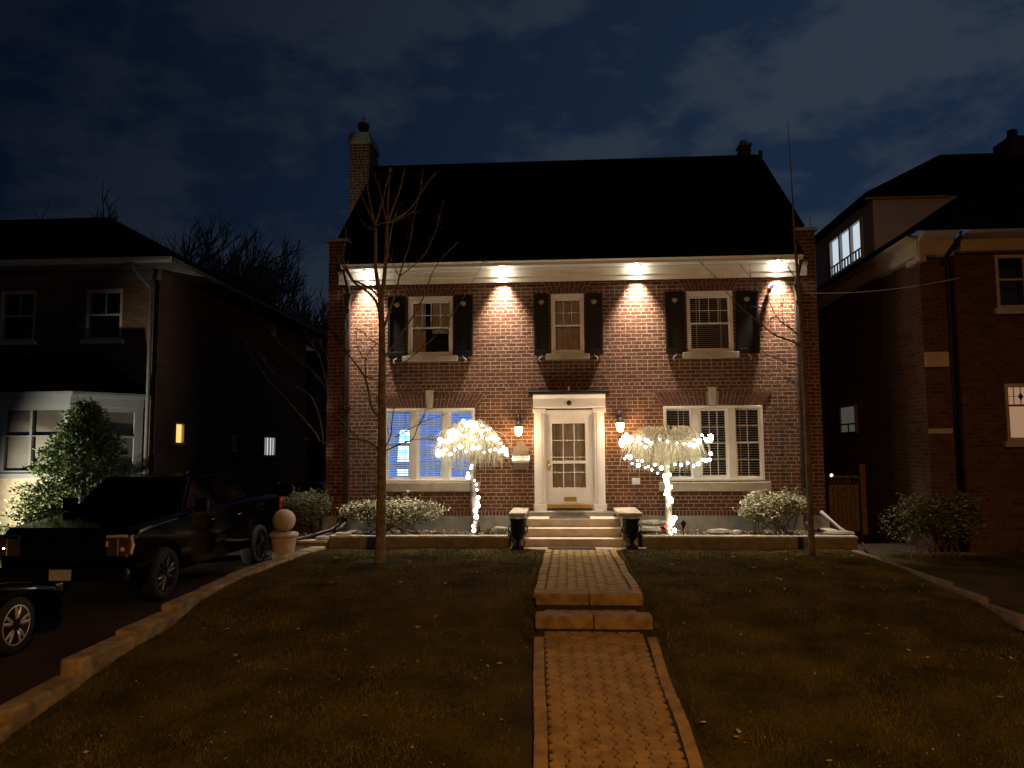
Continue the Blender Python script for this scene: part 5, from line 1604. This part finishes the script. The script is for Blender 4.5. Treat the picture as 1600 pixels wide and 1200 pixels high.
b = MB(); b.box(-.16, .16, -.055, -.036, .47, .62); b.build('licence_plate', M['plate'], TR, world=False)
b = MB(); b.box(-.95, .95, -.04, .12, .44, .64); b.build('bumper', M['black'], TR, world=False, bevel=.03)
MB().tube([(.60, 2.3, 1.9), (.62, 2.35, 1.93)], .02, 6).build('roof_marker', M['chrome'], TR, world=False)

def sedan(loc, rz, lab, paint):
    T = thing('parked_car', loc, lab, 'car', 'dark cars in the driveway', rz)
    r = .335
    out = [(.08, .25), (.0, .42), (.02, .60), (.14, .70), (.6, .78), (1.35, .88), (1.6, .92), (3.5, .95), (4.3, .96), (4.62, .92), (4.70, .78), (4.68, .42), (4.6, .28)]
    out += arc(3.72, .32, .39, 0, 180) + arc(.92, .32, .39, 0, 180)
    b = MB(); shell(b, out, .90); b.build('body', paint, T, world=False, bevel=.03, seg=3)
    b = MB(); cabin(b, ((1.38, .88), (4.35, .94)), ((2.15, 1.40), (3.35, 1.41)), .80, .60); b.build('cabin', paint, T, world=False, bevel=.09, seg=4)
    b = MB()
    inset_quad(b, (-.80, 1.38, .88), (.80, 1.38, .88), (.60, 2.15, 1.40), (-.60, 2.15, 1.40), .07, .01); inset_quad(b, (.80, 4.35, .94), (-.80, 4.35, .94), (-.60, 3.35, 1.41), (.60, 3.35, 1.41), .08, .01)
    for s_ in (-1, 1):
        for (y0, y1, t0, t1) in ((1.72, 2.75, 2.28, 2.70), (2.80, 3.95, 2.80, 3.30)):
            q = [(s_ * .80, y0, .94), (s_ * .80, y1, .95), (s_ * .61, t1, 1.37), (s_ * .61, t0, 1.37)]
            if s_ < 0: q = q[::-1]
            inset_quad(b, *q, .07, .012)
    b.build('window', M['car_glass'], T, world=False)
    for s_ in (-1, 1):
        b = MB(); b.tube([(s_ * .82, 1.75, .95), (s_ * .82, 2.8, .96), (s_ * .82, 4.0, .97), (s_ * .73, 3.75, 1.14), (s_ * .64, 3.35, 1.36), (s_ * .62, 2.2, 1.36)], .009, 5); b.build('window_trim', M['chrome'], T, world=False)
        b = MB(); b.box(*sorted((s_ * .52, s_ * .86)), .02, .2, .56, .68); b.build('headlight', M['lens'], T, world=False, bevel=.02)
        b = MB(); b.box(*sorted((s_ * .50, s_ * .86)), 4.55, 4.705, .68, .84); b.build('tail_light', M['redlens'], T, world=False, bevel=.02)
        b = MB(); b.box(*sorted((s_ * .92, s_ * 1.05)), 1.75, 1.85, .96, 1.08); b.tube([(s_ * .82, 1.82, .96), (s_ * .95, 1.8, 1.0)], .02, 5); b.build('mirror', paint, T, world=False, bevel=.02)
        b = MB(); b.tube([(s_ * .905, 2.9, .80), (s_ * .92, 3.0, .81), (s_ * .905, 3.1, .80)], .01, 5); b.build('door_handle', M['chrome'], T, world=False)
        for yy in (.92, 3.72): wheel(T, s_ * .79, yy, r, .22, s_, M['rim'], 5)
    b = MB(); b.box(-.5, .5, -.02, .06, .40, .58); b.build('grille', M['black'], T, world=False)
    return T
car = sedan((-7.44, -7.30, -.42), math.pi, 'dark car with bright five-spoke wheel cut off by the left edge', M['paint_blue'])
car.rotation_euler = (0, 0, math.pi)
c2 = copy_tree(car)
c2.location = (-7.25, 1.2, -.30); c2.rotation_euler = (0, 0, 0)
c2['label'] = 'dark car parked behind the pickup truck, beside the brick house'

# unseen tree added between lamp and left neighbour, its flat crown throws shade there
t = thing('added_shading_tree', (.7, -19.0, -1.2), 'unseen flat-crowned tree added behind the camera to shade the left neighbour', 'tree')
MB().tube([(.7, -19.0, -1.2), (.7, -19.0, 6.95)], [.12, .06], 8).build('trunk', M['darkbark'], t)
b = MB(); rs = random.Random(31)
pts = [(.7 + rs.uniform(-1, 1) * .66, -19.0 + rs.uniform(-.3, .3), 7.02 + rs.random() * .34) for _ in range(3600)]
leaves(b, pts, .16, 1, (1,), rs, .7)
b.build('crown', M['green'], t)
